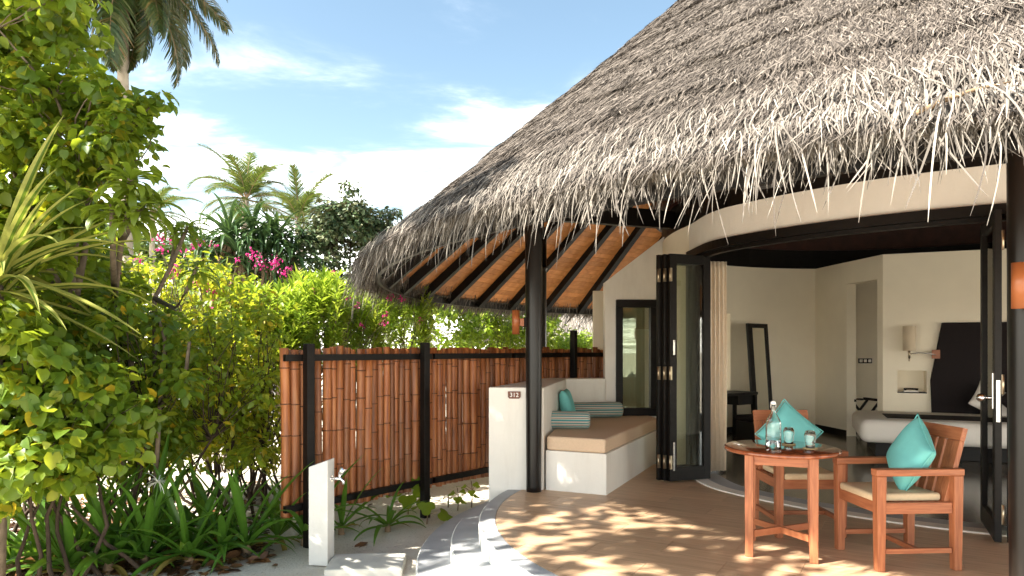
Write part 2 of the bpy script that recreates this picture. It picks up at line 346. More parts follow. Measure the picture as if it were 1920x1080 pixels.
def bamboo_mat():
    m, nt, b = new_mat('bamboo')
    t = N(nt, 'ShaderNodeTexCoord'); oi = N(nt, 'ShaderNodeObjectInfo')
    mp = N(nt, 'ShaderNodeMapping'); mp.inputs['Scale'].default_value = (28, 28, 2.2); nt.links.new(t.outputs['Object'], mp.inputs[0])
    ad = N(nt, 'ShaderNodeVectorMath', operation='SCALE'); ad.inputs[0].default_value = (9, 17, 23); nt.links.new(oi.outputs['Random'], ad.inputs['Scale']); nt.links.new(ad.outputs[0], mp.inputs['Location'])
    nz = N(nt, 'ShaderNodeTexNoise'); nz.inputs['Scale'].default_value = 1; nz.inputs['Detail'].default_value = 6; nt.links.new(mp.outputs[0], nz.inputs['Vector'])
    r = ramp(nt, [(.28, (0.136, 0.0382, 0.0119)), (.5, (0.289, 0.0935, 0.0272)), (.72, (0.408, 0.166, 0.0561))]); nt.links.new(nz.outputs['Fac'], r.inputs[0])
    mr = N(nt, 'ShaderNodeMapRange'); mr.inputs[3].default_value = .55; mr.inputs[4].default_value = 1.3; nt.links.new(oi.outputs['Random'], mr.inputs[0])
    mu = N(nt, 'ShaderNodeVectorMath', operation='SCALE'); nt.links.new(r.outputs[0], mu.inputs[0]); nt.links.new(mr.outputs[0], mu.inputs['Scale'])
    wn2 = N(nt, 'ShaderNodeTexNoise'); wn2.inputs['Scale'].default_value = .35; wn2.inputs['Detail'].default_value = 8; wn2.inputs['Roughness'].default_value = .7; nt.links.new(mp.outputs[0], wn2.inputs['Vector'])
    wr = N(nt, 'ShaderNodeMapRange'); wr.inputs[1].default_value = .50; wr.inputs[2].default_value = .72; wr.inputs[4].default_value = .75; nt.links.new(wn2.outputs['Fac'], wr.inputs[0])
    wm = N(nt, 'ShaderNodeMix', data_type='RGBA'); nt.links.new(wr.outputs[0], wm.inputs[0]); nt.links.new(mu.outputs[0], wm.inputs[6]); wm.inputs[7].default_value = (.13, .075, .045, 1)
    nt.links.new(wm.outputs[2], b.inputs['Base Color']); b.inputs['Roughness'].default_value = .5
    bp = N(nt, 'ShaderNodeBump'); bp.inputs['Strength'].default_value = .12; bp.inputs['Distance'].default_value = .004
    nt.links.new(nz.outputs['Fac'], bp.inputs['Height']); nt.links.new(bp.outputs[0], b.inputs['Normal'])
    return m
M['bamboo'] = bamboo_mat()
M['node'] = plain('bamboo_node', (.10, .035, .014), .6, .3, noise=.4, nscale=40)

def tile_mat():
    m, nt, b = new_mat('wood_grain_tile')
    t = N(nt, 'ShaderNodeTexCoord'); mp = N(nt, 'ShaderNodeMapping'); mp.inputs['Scale'].default_value = (1.6, 38, 1)
    nt.links.new(t.outputs['Object'], mp.inputs[0])
    oi = N(nt, 'ShaderNodeObjectInfo'); ad = N(nt, 'ShaderNodeVectorMath', operation='SCALE'); ad.inputs[0].default_value = (5, 31, 0); nt.links.new(oi.outputs['Random'], ad.inputs['Scale']); nt.links.new(ad.outputs[0], mp.inputs['Location'])
    nz = N(nt, 'ShaderNodeTexNoise'); nz.inputs['Scale'].default_value = 1; nz.inputs['Detail'].default_value = 8; nz.inputs['Roughness'].default_value = .65; nz.inputs['Distortion'].default_value = .8
    nt.links.new(mp.outputs[0], nz.inputs['Vector'])
    r = ramp(nt, [(.27, (0.262, 0.159, 0.0923)), (.42, (0.463, 0.303, 0.184)), (.6, (0.57, 0.387, 0.241)), (.80, (0.71, 0.508, 0.328))]); nt.links.new(nz.outputs['Fac'], r.inputs[0])
    mr = N(nt, 'ShaderNodeMapRange'); mr.inputs[3].default_value = .92; mr.inputs[4].default_value = 1.08; nt.links.new(oi.outputs['Random'], mr.inputs[0])
    mu = N(nt, 'ShaderNodeVectorMath', operation='SCALE'); nt.links.new(r.outputs[0], mu.inputs[0]); nt.links.new(mr.outputs[0], mu.inputs['Scale'])
    nt.links.new(mu.outputs[0], b.inputs['Base Color']); b.inputs['Roughness'].default_value = .42
    bp = N(nt, 'ShaderNodeBump'); bp.inputs['Strength'].default_value = .1; bp.inputs['Distance'].default_value = .003
    nt.links.new(nz.outputs['Fac'], bp.inputs['Height']); nt.links.new(bp.outputs[0], b.inputs['Normal'])
    return m
M['tile'] = tile_mat()
M['grout'] = plain('tile_grout', (.34, .26, .19), .8, .2, noise=.1)

def sand_mat():
    m, nt, b = new_mat('coral_sand')
    t = N(nt, 'ShaderNodeTexCoord')
    n1 = N(nt, 'ShaderNodeTexNoise'); n1.inputs['Scale'].default_value = 1.6; n1.inputs['Detail'].default_value = 8; nt.links.new(t.outputs['Object'], n1.inputs['Vector'])
    n2 = N(nt, 'ShaderNodeTexNoise'); n2.inputs['Scale'].default_value = 55; n2.inputs['Detail'].default_value = 4; nt.links.new(t.outputs['Object'], n2.inputs['Vector'])
    r = ramp(nt, [(.3, (.50, .44, .35)), (.55, (.64, .59, .50)), (.8, (.70, .66, .57))]); nt.links.new(n1.outputs['Fac'], r.inputs[0])
    r2 = ramp(nt, [(.28, (.25, .2, .15)), (.40, (1, 1, 1))]); nt.links.new(n2.outputs['Fac'], r2.inputs[0])
    mu = N(nt, 'ShaderNodeMix', data_type='RGBA', blend_type='MULTIPLY'); mu.inputs[0].default_value = .6
    nt.links.new(r.outputs[0], mu.inputs[6]); nt.links.new(r2.outputs[0], mu.inputs[7])
    nt.links.new(mu.outputs[2], b.inputs['Base Color']); b.inputs['Roughness'].default_value = .95; b.inputs['Specular IOR Level'].default_value = .1
    ad = N(nt, 'ShaderNodeMath', operation='ADD'); nt.links.new(n1.outputs['Fac'], ad.inputs[0]); nt.links.new(n2.outputs['Fac'], ad.inputs[1])
    bp = N(nt, 'ShaderNodeBump'); bp.inputs['Strength'].default_value = .6; bp.inputs['Distance'].default_value = .02
    nt.links.new(ad.outputs[0], bp.inputs['Height']); nt.links.new(bp.outputs[0], b.inputs['Normal'])
    return m
M['sand'] = sand_mat()

def stripe_mat():
    m, nt, b = new_mat('striped_canvas')
    t = N(nt, 'ShaderNodeTexCoord'); s = N(nt, 'ShaderNodeSeparateXYZ'); nt.links.new(t.outputs['Object'], s.inputs[0])
    an = N(nt, 'ShaderNodeMath', operation='ARCTAN2'); nt.links.new(s.outputs['Y'], an.inputs[0]); nt.links.new(s.outputs['Z'], an.inputs[1])
    mu = N(nt, 'ShaderNodeMath', operation='MULTIPLY'); mu.inputs[1].default_value = 8/(2*PI); nt.links.new(an.outputs[0], mu.inputs[0])
    fr = N(nt, 'ShaderNodeMath', operation='FRACT'); nt.links.new(mu.outputs[0], fr.inputs[0])
    r = ramp(nt, [(0, (.08, .28, .29)), (.2, (.62, .58, .50)), (.32, (.10, .075, .06)), (.42, (.62, .58, .5)), (.55, (.09, .27, .28)), (.72, (.32, .27, .21)), (.82, (.66, .62, .55)), (.92, (.05, .12, .13))])
    r.color_ramp.interpolation = 'CONSTANT'
    nt.links.new(fr.outputs[0], r.inputs[0]); nt.links.new(r.outputs[0], b.inputs['Base Color']); b.inputs['Roughness'].default_value = .85
    return m
M['stripe'] = stripe_mat()

# ------------------------------------------------------------------ ground
SAND_Z = -0.36
def make_sand():
    n = 90; g = np.concatenate([-np.geomspace(300, 12, 18), np.linspace(-11, 11, n), np.geomspace(12, 300, 18)])
    gy = g+6; X, Y = np.meshgrid(g, gy)
    Z = SAND_Z+.018*np.sin(X*1.9+.4*np.sin(Y*1.3))*np.cos(Y*2.3+.5)+RNG.normal(0, .006, X.shape)
    k = len(g); V = np.stack([X.ravel(), Y.ravel(), Z.ravel()], 1)
    i, j = np.meshgrid(np.arange(k-1), np.arange(k-1)); a = (j*k+i).ravel()
    F = np.stack([a, a+1, a+k+1, a+k], 1)
    set_props(link('sand_ground', mesh_arr('sand_ground', V, F, M['sand'], True)), 'pale coral sand covering the ground around the villa', 'ground', kind='structure')
make_sand()

# ------------------------------------------------------------------ deck and steps
DC = (2.63, 5.7); HC = (5.35, 8.4)
def stadium(r, n=64):
    P = []
    for i in range(n+1):
        a = math.radians(90+180*i/n); P.append((DC[0]+r*math.cos(a), DC[1]+r*math.sin(a)))
    return P+[(9.5, DC[1]-r), (9.5, DC[1]+r)]
deck = MB().prism(stadium(2.77), -.5, -.006).build('deck', M['grout'], kind='structure', label='round terrace floored with brown wood grain tiles', cat='deck')
def ring_strip(r0, r1, z0, z1, name, label, n=72):
    mb = MB(); V = []; F = []; mi = []
    A = stadium(r0, n)[:n+1]; B = stadium(r1, n)[:n+1]
    A = [(9.5, DC[1]+r0)]+A+[(9.5, DC[1]-r0)]; B = [(9.5, DC[1]+r1)]+B+[(9.5, DC[1]-r1)]
    bv = .012
    for a, b in zip(A, B):
        d = Vector((b[0]-a[0], b[1]-a[1])); d.normalize() if d.length else None
        V += [(a[0], a[1], z0), (a[0], a[1], z1), (b[0]-d.x*bv, b[1]-d.y*bv, z1), (b[0], b[1], z1-bv), (b[0], b[1], z0)]
    for i in range(len(A)-1):
        for k in range(5):
            F.append((i*5+k, i*5+(k+1) % 5, (i+1)*5+(k+1) % 5, (i+1)*5+k)); mi.append(1 if k in (2, 3) else 0)
    b0 = len(mb.v); mb.add(V, F); mb.mi = mi; mb.sm = [False]*len(F)
    return mb.build(name, [M['concrete'], M['concrete_side']], kind='structure', label=label, cat='step')
ring_strip(2.77, 2.905, -.5, 0.0, 'deck_kerb', 'grey concrete kerb curving round the brown terrace')
ring_strip(2.90, 3.13, -.5, -.135, 'step', 'upper curved grey concrete step below the terrace kerb')
ring_strip(3.125, 3.40, -.5, -.265, 'step', 'lowest curved grey concrete step lying on the sand')

def clip_poly(sub, clip):
    def inside(p, a, b): return (b[0]-a[0])*(p[1]-a[1])-(b[1]-a[1])*(p[0]-a[0]) >= 0
    def inter(p, q, a, b):
        x1, y1, x2, y2, x3, y3, x4, y4 = *p, *q, *a, *b
        den = (x1-x2)*(y3-y4)-(y1-y2)*(x3-x4)
        t = ((x1-x3)*(y3-y4)-(y1-y3)*(x3-x4))/den
        return (x1+t*(x2-x1), y1+t*(y2-y1))
    outp = sub
    for i in range(len(clip)):
        a, b = clip[i], clip[(i+1) % len(clip)]; inp = outp; outp = []
        if not inp: break
        s = inp[-1]
        for e in inp:
            if inside(e, a, b):
                if not inside(s, a, b): outp.append(inter(s, e, a, b))
                outp.append(e)
            elif inside(s, a, b): outp.append(inter(s, e, a, b))
            s = e
    return outp
def make_tiles():
    ang = math.atan2(-.50, .866); ca, sa = math.cos(ang), math.sin(ang)
    W, L, gap = .30, .90, .003
    clip = stadium(2.765, 60); clip = clip  # counter-clockwise
    full = MB().box((0, 0, -.005), (L-gap, W-gap, .012)).mesh('deck_tile', M['tile'])
    def w2l(p): x, y = p[0]-DC[0], p[1]-DC[1]; return (x*ca+y*sa, -x*sa+y*ca)
    def l2w(p): return (DC[0]+p[0]*ca-p[1]*sa, DC[1]+p[0]*sa+p[1]*ca)
    for j in range(-14, 15):
        off = (.45 if j % 2 else 0)+.0
        for i in range(-8, 9):
            x, y = i*L+off, j*W
            c = l2w((x, y))
            if (c[0]-HC[0])**2+(c[1]-HC[1])**2 < 2.9**2 or c[0] > 5.5: continue
            if c[1] > 8.6: continue
            rect = [l2w((x+sx*(L-gap)/2, y+sy*(W-gap)/2)) for sx, sy in ((-1, -1), (1, -1), (1, 1), (-1, 1))]
            if all((r[0]-DC[0])**2+(r[1]-DC[1])**2 < 2.75**2 or (r[0] > DC[0] and abs(r[1]-DC[1]) < 2.75) for r in rect):
                link('deck_tile', full, deck, loc=(c[0], c[1], 0), rot=(0, 0, ang))
            else:
                p = clip_poly(rect, clip)
                if len(p) < 3: continue
                a2 = sum(p[k][0]*p[(k+1) % len(p)][1]-p[(k+1) % len(p)][0]*p[k][1] for k in range(len(p)))/2
                if a2 < .004: continue
                q = [w2l(v) for v in p]; q = [(v[0]-x, v[1]-y) for v in q]
                MB().prism(q, -.011, .001).build('deck_tile', M['tile'], deck, loc=(c[0], c[1], 0), rot=(0, 0, ang))
make_tiles()

# ------------------------------------------------------------------ villa
villa = empty('villa', (HC[0], HC[1], 0), 0, 'round white villa with grey thatched cone roof and dark folding doors', 'house')
def vb(mb, name, mats, parent=None, bevel=0, **k):
    """build in world coordinates under the villa"""
    o = mb.build(name, mats, parent or villa, bevel=bevel, **k)
    if parent is None: o.location = (-HC[0], -HC[1], 0)
    return o
WT = 2.8   # wall top
def RW(az):
    def ss(t): t = max(0, min(1, t)); return t*t*(3-2*t)
    return 3.64-.22*ss((az-145)/20)*(1-ss((az-190)/18))
def RO(az): return RW(az)
def RI(az): return RW(az)-.16
def off(f, d): return lambda az: f(az)+d
JAZ = 191.8
# curved walls with the window slot towards the garden
mb = MB()
arc_wall(mb, HC, RI, RO, -.4, WT, 140, JAZ, 40)
arc_wall(mb, HC, RI, RO, -.4, WT, 87, 119, 16)
arc_wall(mb, HC, RI, RO, -.4, .72, 119, 140, 12)
arc_wall(mb, HC, RI, RO, 2.0, WT, 119, 140, 12)
vb(mb, 'outer_wall', M['inwall'])
mb = MB(); arc_wall(mb, HC, RI, RO, 2.50, WT, JAZ+.02, 262, 56); vb(mb, 'door_header', M['white'])
mb = MB(); arc_wall(mb, HC, RI, RO, -.4, WT, 262.05, 272, 8); arc_wall(mb, HC, RI, RO, 2.5, WT, 272, 300, 16); vb(mb, 'outer_wall', M['white'])  # second header spans part of the unseen opening added to brighten the room
mb = MB(); arc_wall(mb, HC, off(RI, -.02), off(RO, .035), 2.415, 2.497, JAZ-.1, 262, 56); arc_wall(mb, HC, off(RO, -.10), off(RO, -.04), 2.38, 2.414, JAZ+.5, 262, 56); vb(mb, 'door_lintel', M['dark'])
mb = MB(); arc_wall(mb, HC, off(RI, -.02), off(RO, .035), 0, 2.414, JAZ-.2, JAZ+1.1, 3); vb(mb, 'door_jamb', M['dark'])
mb = MB(); arc_wall(mb, HC, off(RW, -.09), off(RW, .055), -.02, .014, 193, 262, 60); vb(mb, 'threshold', M['threshold'])
mb = MB(); arc_wall(mb, HC, off(RW, -.30), off(RW, -.09), -.02, .006, 193, 262, 60); vb(mb, 'sill_strip', M['concrete'])
# straight inner walls
def wall_seg(a, b, t, z0, z1, name='inner_wall', mat='inwall'):
    a, b = Vector(a), Vector(b); d = (b-a).normalized(); n = Vector((d.y, -d.x))*t
    return vb(MB().prism([a, b, b-n, a-n], z0, z1), name, M[mat])
K1, K2, K3 = Vector((5.28, 11.86)), Vector((5.47, 10.07)), Vector((6.63, 9.58))
dd = (K2-K1).normalized()
mbn = MB()
def lerp(a, b, t): return a+(b-a)*t
# side wall with doorway: pieces butt end to end
D0, D1 = .50, .93
nrm = Vector((-dd.y, dd.x))
if nrm.x < 0: nrm = -nrm
def seg_poly(a, b, t): return [a, b, b+nrm*t, a+nrm*t]
vb(MB().prism(list(reversed(seg_poly(lerp(K1, K2, -.08), lerp(K1, K2, D0), .16))), 0, WT), 'inner_wall', M['inwall'])
vb(MB().prism(list(reversed(seg_poly(lerp(K1, K2, D1), K2, .16))), 0, WT), 'inner_wall', M['inwall'])
vb(MB().prism(list(reversed(seg_poly(lerp(K1, K2, D0), lerp(K1, K2, D1), .16))), 2.45, WT), 'inner_wall', M['inwall'])
# wall seen through the doorway
wall_seg((7.4, 12.0), (5.3, 12.0), .1, 0, WT)
K4 = K2+(K3-K2).normalized()*3.0
ndir = (K3-K2).normalized(); hn = Vector((-ndir.y, ndir.x)); hn = hn if hn.y > 0 else -hn     # into the wall, away from camera
# headboard wall with bedside niche
def hpoly(s0, s1, t=.25): a, b = K2+ndir*s0, K2+ndir*s1; return [a, b, b+hn*t, a+hn*t]
NS0, NS1, NZ0, NZ1 = .19, .56, .765, 1.09
vb(MB().prism(hpoly(0.0, NS0), 0, WT), 'inner_wall', M['inwall'])
vb(MB().prism(hpoly(NS1, 3.2), 0, WT), 'inner_wall', M['inwall'])
vb(MB().prism(hpoly(NS0, NS1), 0, NZ0), 'inner_wall', M['inwall'])
vb(MB().prism(hpoly(NS0, NS1), NZ1, WT), 'inner_wall', M['inwall'])
a, b = K2+ndir*NS0, K2+ndir*NS1
vb(MB().prism([a+hn*.24, b+hn*.24, b+hn*.30, a+hn*.30], NZ0-.02, NZ1+.02), 'niche_back', M['inwall'])
vb(MB().prism([a+hn*.0-ndir*.003+hn*-.003, b+hn*-.003+ndir*.003, b+hn*.2+ndir*.003, a+hn*.2-ndir*.003], NZ0-.002, NZ0+.012), 'niche_shelf', M['dark'])
# skirting
mb = MB(); arc_wall(mb, HC, off(RI, -.015), RI, 0.006, .10, 92, JAZ, 40); vb(mb, 'skirting', M['dark'])
vb(MB().prism([lerp(K1, K2, 0)-nrm*.014, lerp(K1, K2, D0)-nrm*.014, lerp(K1, K2, D0)-nrm*.001, lerp(K1, K2, 0)-nrm*.001], .004, .10), 'skirting', M['dark'])
# room floor
poly = [(HC[0]+(RW(a)-.02)*math.cos(math.radians(a)), HC[1]+(RW(a)-.02)*math.sin(math.radians(a))) for a in range(0, 360, 4)]
vb(MB().prism(poly, -.4, .004), 'room_floor', M['roomfloor'])
# far (right) side closing wall, with an unseen wide opening added to let light into the room
mb = MB(); arc_wall(mb, HC, 3.8, 3.98, -.4, WT, 20, 60, 16); arc_wall(mb, HC, 3.8, 3.98, -.4, .02, -58, 20, 20); arc_wall(mb, HC, 3.8, 3.98, 2.45, WT, -58, 20, 20)
vb(mb, 'outer_wall', M['white'])
# ring beam above the walls
mb = MB(); arc_wall(mb, HC, off(RI, .02), off(RO, -.02), WT+.002, 3.12, 0, 360, 90); vb(mb, 'ring_beam', M['dark'])
mb = MB(); arc_wall(mb, HC, 3.46, 3.56, 3.121, 4.9, 0, 360, 90); vb(mb, 'gable_boarding', M['inceil'])
# fin wall with window
FX0, FX1, FY0, FY1 = 1.22, 2.02, 8.95, 9.13
WX0, WX1, WZ0, WZ1 = 1.36, 1.90, .53, 2.05
def zt(x): return 2.28+(x-1.22)*(2.92-2.28)/(2.05-1.22)
def xz_prism(mb, pts, y0, y1):
    n = len(pts); P = [(p[0], y0, p[1]) for p in pts]+[(p[0], y1, p[1]) for p in pts]
    return mb.add(P, [tuple(range(n)), tuple(range(2*n-1, n-1, -1))]+[(i, n+i, n+(i+1) % n, (i+1) % n) for i in range(n)])
vb(xz_prism(MB(), [(FX0, -.4), (WX0, -.4), (WX0, zt(WX0)), (FX0, zt(FX0))], FY0, FY1), 'window_wall', M['white'])
vb(xz_prism(MB(), [(WX0, -.4), (WX1, -.4), (WX1, WZ0), (WX0, WZ0)], FY0, FY1), 'window_wall', M['white'])
vb(xz_prism(MB(), [(WX0, WZ1), (WX1, WZ1), (WX1, zt(WX1)), (WX0, zt(WX0))], FY0, FY1), 'window_wall', M['white'])
vb(xz_prism(MB(), [(WX1, -.4), (FX1+.1, -.4), (FX1+.1, zt(FX1+.1)), (WX1, zt(WX1))], FY0, FY1), 'window_wall', M['white'])
mb = MB()
mb.box(((WX0+WX1)/2, FY0+.02, WZ1-.05), (WX1-WX0-.004, .12, .10)); mb.box(((WX0+WX1)/2, FY0+.02, WZ0+.05), (WX1-WX0-.004, .12, .10))
mb.box((WX0+.045, FY0+.02, (WZ0+WZ1)/2), (.088, .118, WZ1-WZ0-.2)); mb.box((WX1-.045, FY0+.02, (WZ0+WZ1)/2), (.088, .118, WZ1-WZ0-.2))
win = vb(mb, 'window', M['dark'], bevel=.006)
MB().box(((WX0+WX1)/2, FY0+.04, (WZ0+WZ1)/2), (WX1-WX0-.15, .006, WZ1-WZ0-.18)).build('pane', M['winpane'], win)
MB().box(((WX0+WX1)/2, FY0+.10, WZ1-.20), (WX1-WX0-.02, .02, .36)).build('roman_blind', M['beige'], win)
mb = MB(); mb.box(((WX0+WX1)/2, 9.95, 1.3), (.9, .05, 1.9)); vb(mb, 'alcove_wall', M['inwall'])

# low garden wall and built-in bench plinth
LW = 1.02
vb(MB().prism([(-.235, 6.83), (.315, 6.79), (.69, 8.74), (1.219, 8.90), (1.219, 9.10), (.45, 9.10)], -.5, LW), 'garden_wall', M['white'], bevel=.012, seg=3)
PB = [(.335, 6.80), (.905, 6.545), (1.86, 8.60), (1.80, 8.94), (1.225, 8.89), (.70, 8.735)]
vb(MB().prism(PB, -.02, .395), 'bench_plinth', M['white'], bevel=.008)

# columns
def column(az, R=5.4, zt_=3.3):
    x, y = HC[0]+R*math.cos(math.radians(az)), HC[1]+R*math.sin(math.radians(az))
    mb = MB().lathe([(.0, 0.0), (.072, 0.0), (.073, .05), (.08, 1.2), (.086, 2.6), (.086, 2.64), (.098, 2.65), (.098, 2.70), (.086, 2.71), (.086, zt_), (0, zt_)], 28)
    o = mb.build('column', M['column'], villa); o.location = (x-HC[0], y-HC[1], .0005); return Vector((x, y, 0))
cols = {az: column(az if az != 241 else 241.3) for az in (198, 241, 155, 284)}
o_c = cols[198]
vb(MB().beam((o_c.x, o_c.y, 2.78), (2.02, 8.30, 2.96), .09, .2), 'tie_beam', M['dark'])
for az0, az1 in ((155, 198), (198, 241), (241, 284)):
    a, b = cols[az0], cols[az1]
    vb(MB().beam((a.x, a.y, 3.2), (b.x, b.y, 3.2), .1, .18), 'eave_beam', M['dark'])

# ---- roof
S = .86; RE = 6.85; ZE = 2.23
def zs(r): return ZE+(RE-r)*S
TH = .15
roof_mb = MB()
prof = [(6.80, 2.235), (6.91, 2.21), (6.98, 2.235), (6.98, 2.265), (6.88, zs(6.88)+TH)]+[(r, zs(r)+TH) for r in (6.0, 5.0, 4.0, 3.0, 2.0, 1.0, .02)]
roof_mb.lathe(prof, 120, (0, 0, 0))
roof = roof_mb.build('roof', M['thatch_core'], villa)
MB().lathe([(6.82, zs(6.82)+.012), (5.6, zs(5.6)+.012), (4.7, zs(4.7)+.012)], 100).build('ceiling_lining', M['soffit'], roof)
MB().lathe([(4.7, zs(4.7)+.012), (2, zs(2)+.012), (.05, zs(.05)+.012)], 100).build('ceiling_lining', M['inceil'], roof)
fas = MB(); arc_wall(fas, (0, 0), RE, RE+.04, 2.125, 2.235, 0, 360, 120); fas.build('fascia', M['dark'], roof)
NR = 44; STEP = 360/NR; AZ0 = 125.6
rmb = MB(); sl = math.atan(S)
rmb.beam((RE-.01, 0, zs(RE)-.066), (.5, 0, zs(.5)-.066), .125, .118)
rme = rmb.mesh('rafter', M['dark'])
for i in range(NR): link('rafter', rme, roof, rot=(0, 0, math.radians(AZ0+i*STEP)))
# soffit boards on the bays that show
half = math.radians(STEP/2)
nb = 0
for k in range(22):
    r1 = RE-.02-k*.105*math.cos(sl)*1.0; r0 = r1-.105*math.cos(sl)+.005
    mbb = MB(); P = []
    for r in (r0, r1):
        for s in (-1, 1):
            hw = r*math.tan(half)-.03
            for dz in (-.012, .004): P.append((r, s*hw, zs(r)+dz))
    mbb.add(P, [(0, 2, 6, 4), (1, 5, 7, 3), (0, 4, 5, 1), (2, 3, 7, 6), (0, 1, 3, 2), (4, 6, 7, 5)])
    me = mbb.mesh('soffit_board', M['soffit'])
    for b in range(-1, 12):
        if nb >= 296: break
        link('soffit_board', me, roof, rot=(0, 0, math.radians(AZ0+(b+.5)*STEP))); nb += 1

def strips(P, D, Nn, L, W, segs, curl, gravity, twist=None):
    """P start, D direction, Nn face normal, L length, W width; returns verts, quads"""
    n = len(P); pts = [P]; d = D.copy(); p = P.copy(); seg = (L/segs)[:, None]
    dirs = [d.copy()]
    for s in range(segs):
        p = p+d*seg; pts.append(p)
        d = d+curl*(1.0/segs)+gravity[:, None]*np.array([0, 0, -1.0])/segs
        d /= np.linalg.norm(d, axis=1)[:, None]; dirs.append(d.copy())
    V = np.empty((n, segs+1, 2, 3)); 
    for s in range(segs+1):
        side = np.cross(dirs[s], Nn); side /= (np.linalg.norm(side, axis=1)[:, None]+1e-9)
        w = W*(1.0 if s < segs*.6 else (.75 if s < segs else .15))
        V[:, s, 0] = pts[s]-side*w[:, None]/2; V[:, s, 1] = pts[s]+side*w[:, None]/2
    base = (np.arange(n)*(segs+1)*2)[:, None]
    F = []
    for s in range(segs):
        F.append(np.stack([base[:, 0]+2*s, base[:, 0]+2*s+1, base[:, 0]+2*s+3, base[:, 0]+2*s+2], 1))
    return V.reshape(-1, 3), np.concatenate(F)

def roof_frame(th):
    c, s = np.cos(th), np.sin(th); z = np.zeros_like(c)
    rad = np.stack([c, s, z], 1); down = np.stack([c, s, z-S], 1)/math.sqrt(1+S*S)
    tan = np.stack([-s, c, z], 1); nor = np.stack([S*c, S*s, z+1], 1)/math.sqrt(1+S*S)
    return rad, down, tan, nor
def vnoise(x, y, seed):
    r = np.random.default_rng(seed); o = np.zeros_like(x)
    for k in range(5):
        f = .8*1.9**k; a = r.uniform(0, 6.28, 3); t = r.uniform(0, 6.28)
        o += np.sin(x*f*math.cos(t)+y*f*math.sin(t)+a[0])*np.sin(x*f*math.sin(t)-y*f*math.cos(t)+a[1])*.8**k
    return o/2
def thatch_layer(n, a0, a1, r0, r1, Lm, Wm, seed, parent=roof, lift=.05):
    r = np.random.default_rng(seed)
    th = np.radians(r.uniform(a0, a1, n)); rr = np.sqrt(r.uniform(r0**2, r1**2, n))
    rad, down, tan, nor = roof_frame(th)
    u, v = th*6.5, rr
    lean = .35*vnoise(u, v*1.2, 3)+.12+r.normal(0, .30, n)
    D = down+tan*lean[:, None]+nor*(r.uniform(-.05, .16, n)+.10*np.clip(vnoise(u*3, v*3, 9), 0, 1))[:, None]
    D /= np.linalg.norm(D, axis=1)[:, None]
    # courses: tips of each course stand a little proud
    cou = (rr/.42+.25*vnoise(u, v, 5)) % 1.0
    h = .004+.022*cou+r.uniform(0, .016, n)+.016*vnoise(u*1.6, v*1.6, 12)
    P = rad*rr[:, None]; P[:, 2] = zs(rr)+TH; P += nor*h[:, None]
    Nn = nor+tan*r.normal(0, .5, n)[:, None]; Nn /= np.linalg.norm(Nn, axis=1)[:, None]
    L = Lm*r.uniform(.5, 1.4, n); W = Wm*r.uniform(.5, 1.6, n)
    V, F = strips(P, D, Nn, L, W, 2, tan*r.normal(0, .35, n)[:, None], .12+r.uniform(0, .12, n))
    return V, F
def build_thatch():
    Vs, Fs = [], []; b = 0
    for args in ((270000, 196, 262, 3.2, 7.0, .095, .0042, 21), (70000, 174, 198, 3.0, 7.0, .13, .005, 22), (40000, 215, 300, 1.2, 4.2, .16, .006, 23), (36000, 196, 256, 6.2, 7.0, .15, .005, 28), (14000, -60, 176, 1.5, 7.0, .5, .03, 24), (3000, 262, 300, 4.2, 7.0, .5, .03, 25)):
        V, F = thatch_layer(*args); Vs.append(V); Fs.append(F+b); b += len(V)
    o = link('thatch', mesh_arr('thatch', np.concatenate(Vs), np.concatenate(Fs), M['thatch']), roof); o['kind'] = 'stuff'
build_thatch()
def build_fringe():
    Vs, Fs = [], []; b = 0
    def batch(n, a0, a1, Lr, Wr, seed, r0=6.55, segs=6, grav=(1.2, 2.6), clump=120):
        nonlocal b
        r = np.random.default_rng(seed)
        ca = r.uniform(a0, a1, clump); th = np.radians(np.clip(ca[r.integers(0, clump, n)]+r.normal(0, .8, n), a0, a1))
        uni = r.random(n) < .5; th[uni] = np.radians(r.uniform(a0, a1, uni.sum()))
        rr = r.uniform(r0, 7.02, n); rad, down, tan, nor = roof_frame(th)
        P = rad*rr[:, None]; P[:, 2] = np.where(rr > 6.93, 2.30, zs(rr)+TH); P += nor*r.uniform(-.03, .06, n)[:, None]
        inner = r.random(n) < .3; P[inner, 2] -= r.uniform(0, .12, inner.sum())
        lean = .22*vnoise(th*6.5, rr, 31)+.05+r.normal(0, .28, n)
        D = down+tan*lean[:, None]+nor*r.uniform(-.06, .14, n)[:, None]; D /= np.linalg.norm(D, axis=1)[:, None]
        L = r.uniform(*Lr, n)*np.where(r.random(n) < .06, 1.35, 1)
        L = L+(7.0-rr)*.55
        W = r.uniform(*Wr, n)
        Nn = nor+tan*r.normal(0, .5, n)[:, None]+rad*.4; Nn /= np.linalg.norm(Nn, axis=1)[:, None]
        V, F = strips(P, D, Nn, L, W, segs, tan*r.normal(0, .8, n)[:, None]+rad*r.normal(0, .3, n)[:, None], r.uniform(*grav, n))
        Vs.append(V); Fs.append(F+b); b += len(V)
    batch(17000, 196, 262, (.05, .21), (.003, .0065), 41, r0=6.6)
    batch(420, 198, 262, (.24, .46), (.004, .009), 44, r0=6.85, grav=(1.6, 3.4), clump=40)
    batch(9000, 168, 198, (.12, .30), (.005, .011), 42)
    batch(140, 176, 200, (.36, .56), (.006, .011), 45, r0=6.85, grav=(1.8, 3.4))
    batch(9000, 100, 170, (.14, .32), (.008, .02), 43, segs=4)
    batch(1500, 262, 290, (.15, .35), (.01, .03), 46, segs=4)
    o = link('eave_fringe', mesh_arr('eave_fringe', np.concatenate(Vs), np.concatenate(Fs), M['fringe']), roof); o['kind'] = 'stuff'
build_fringe()
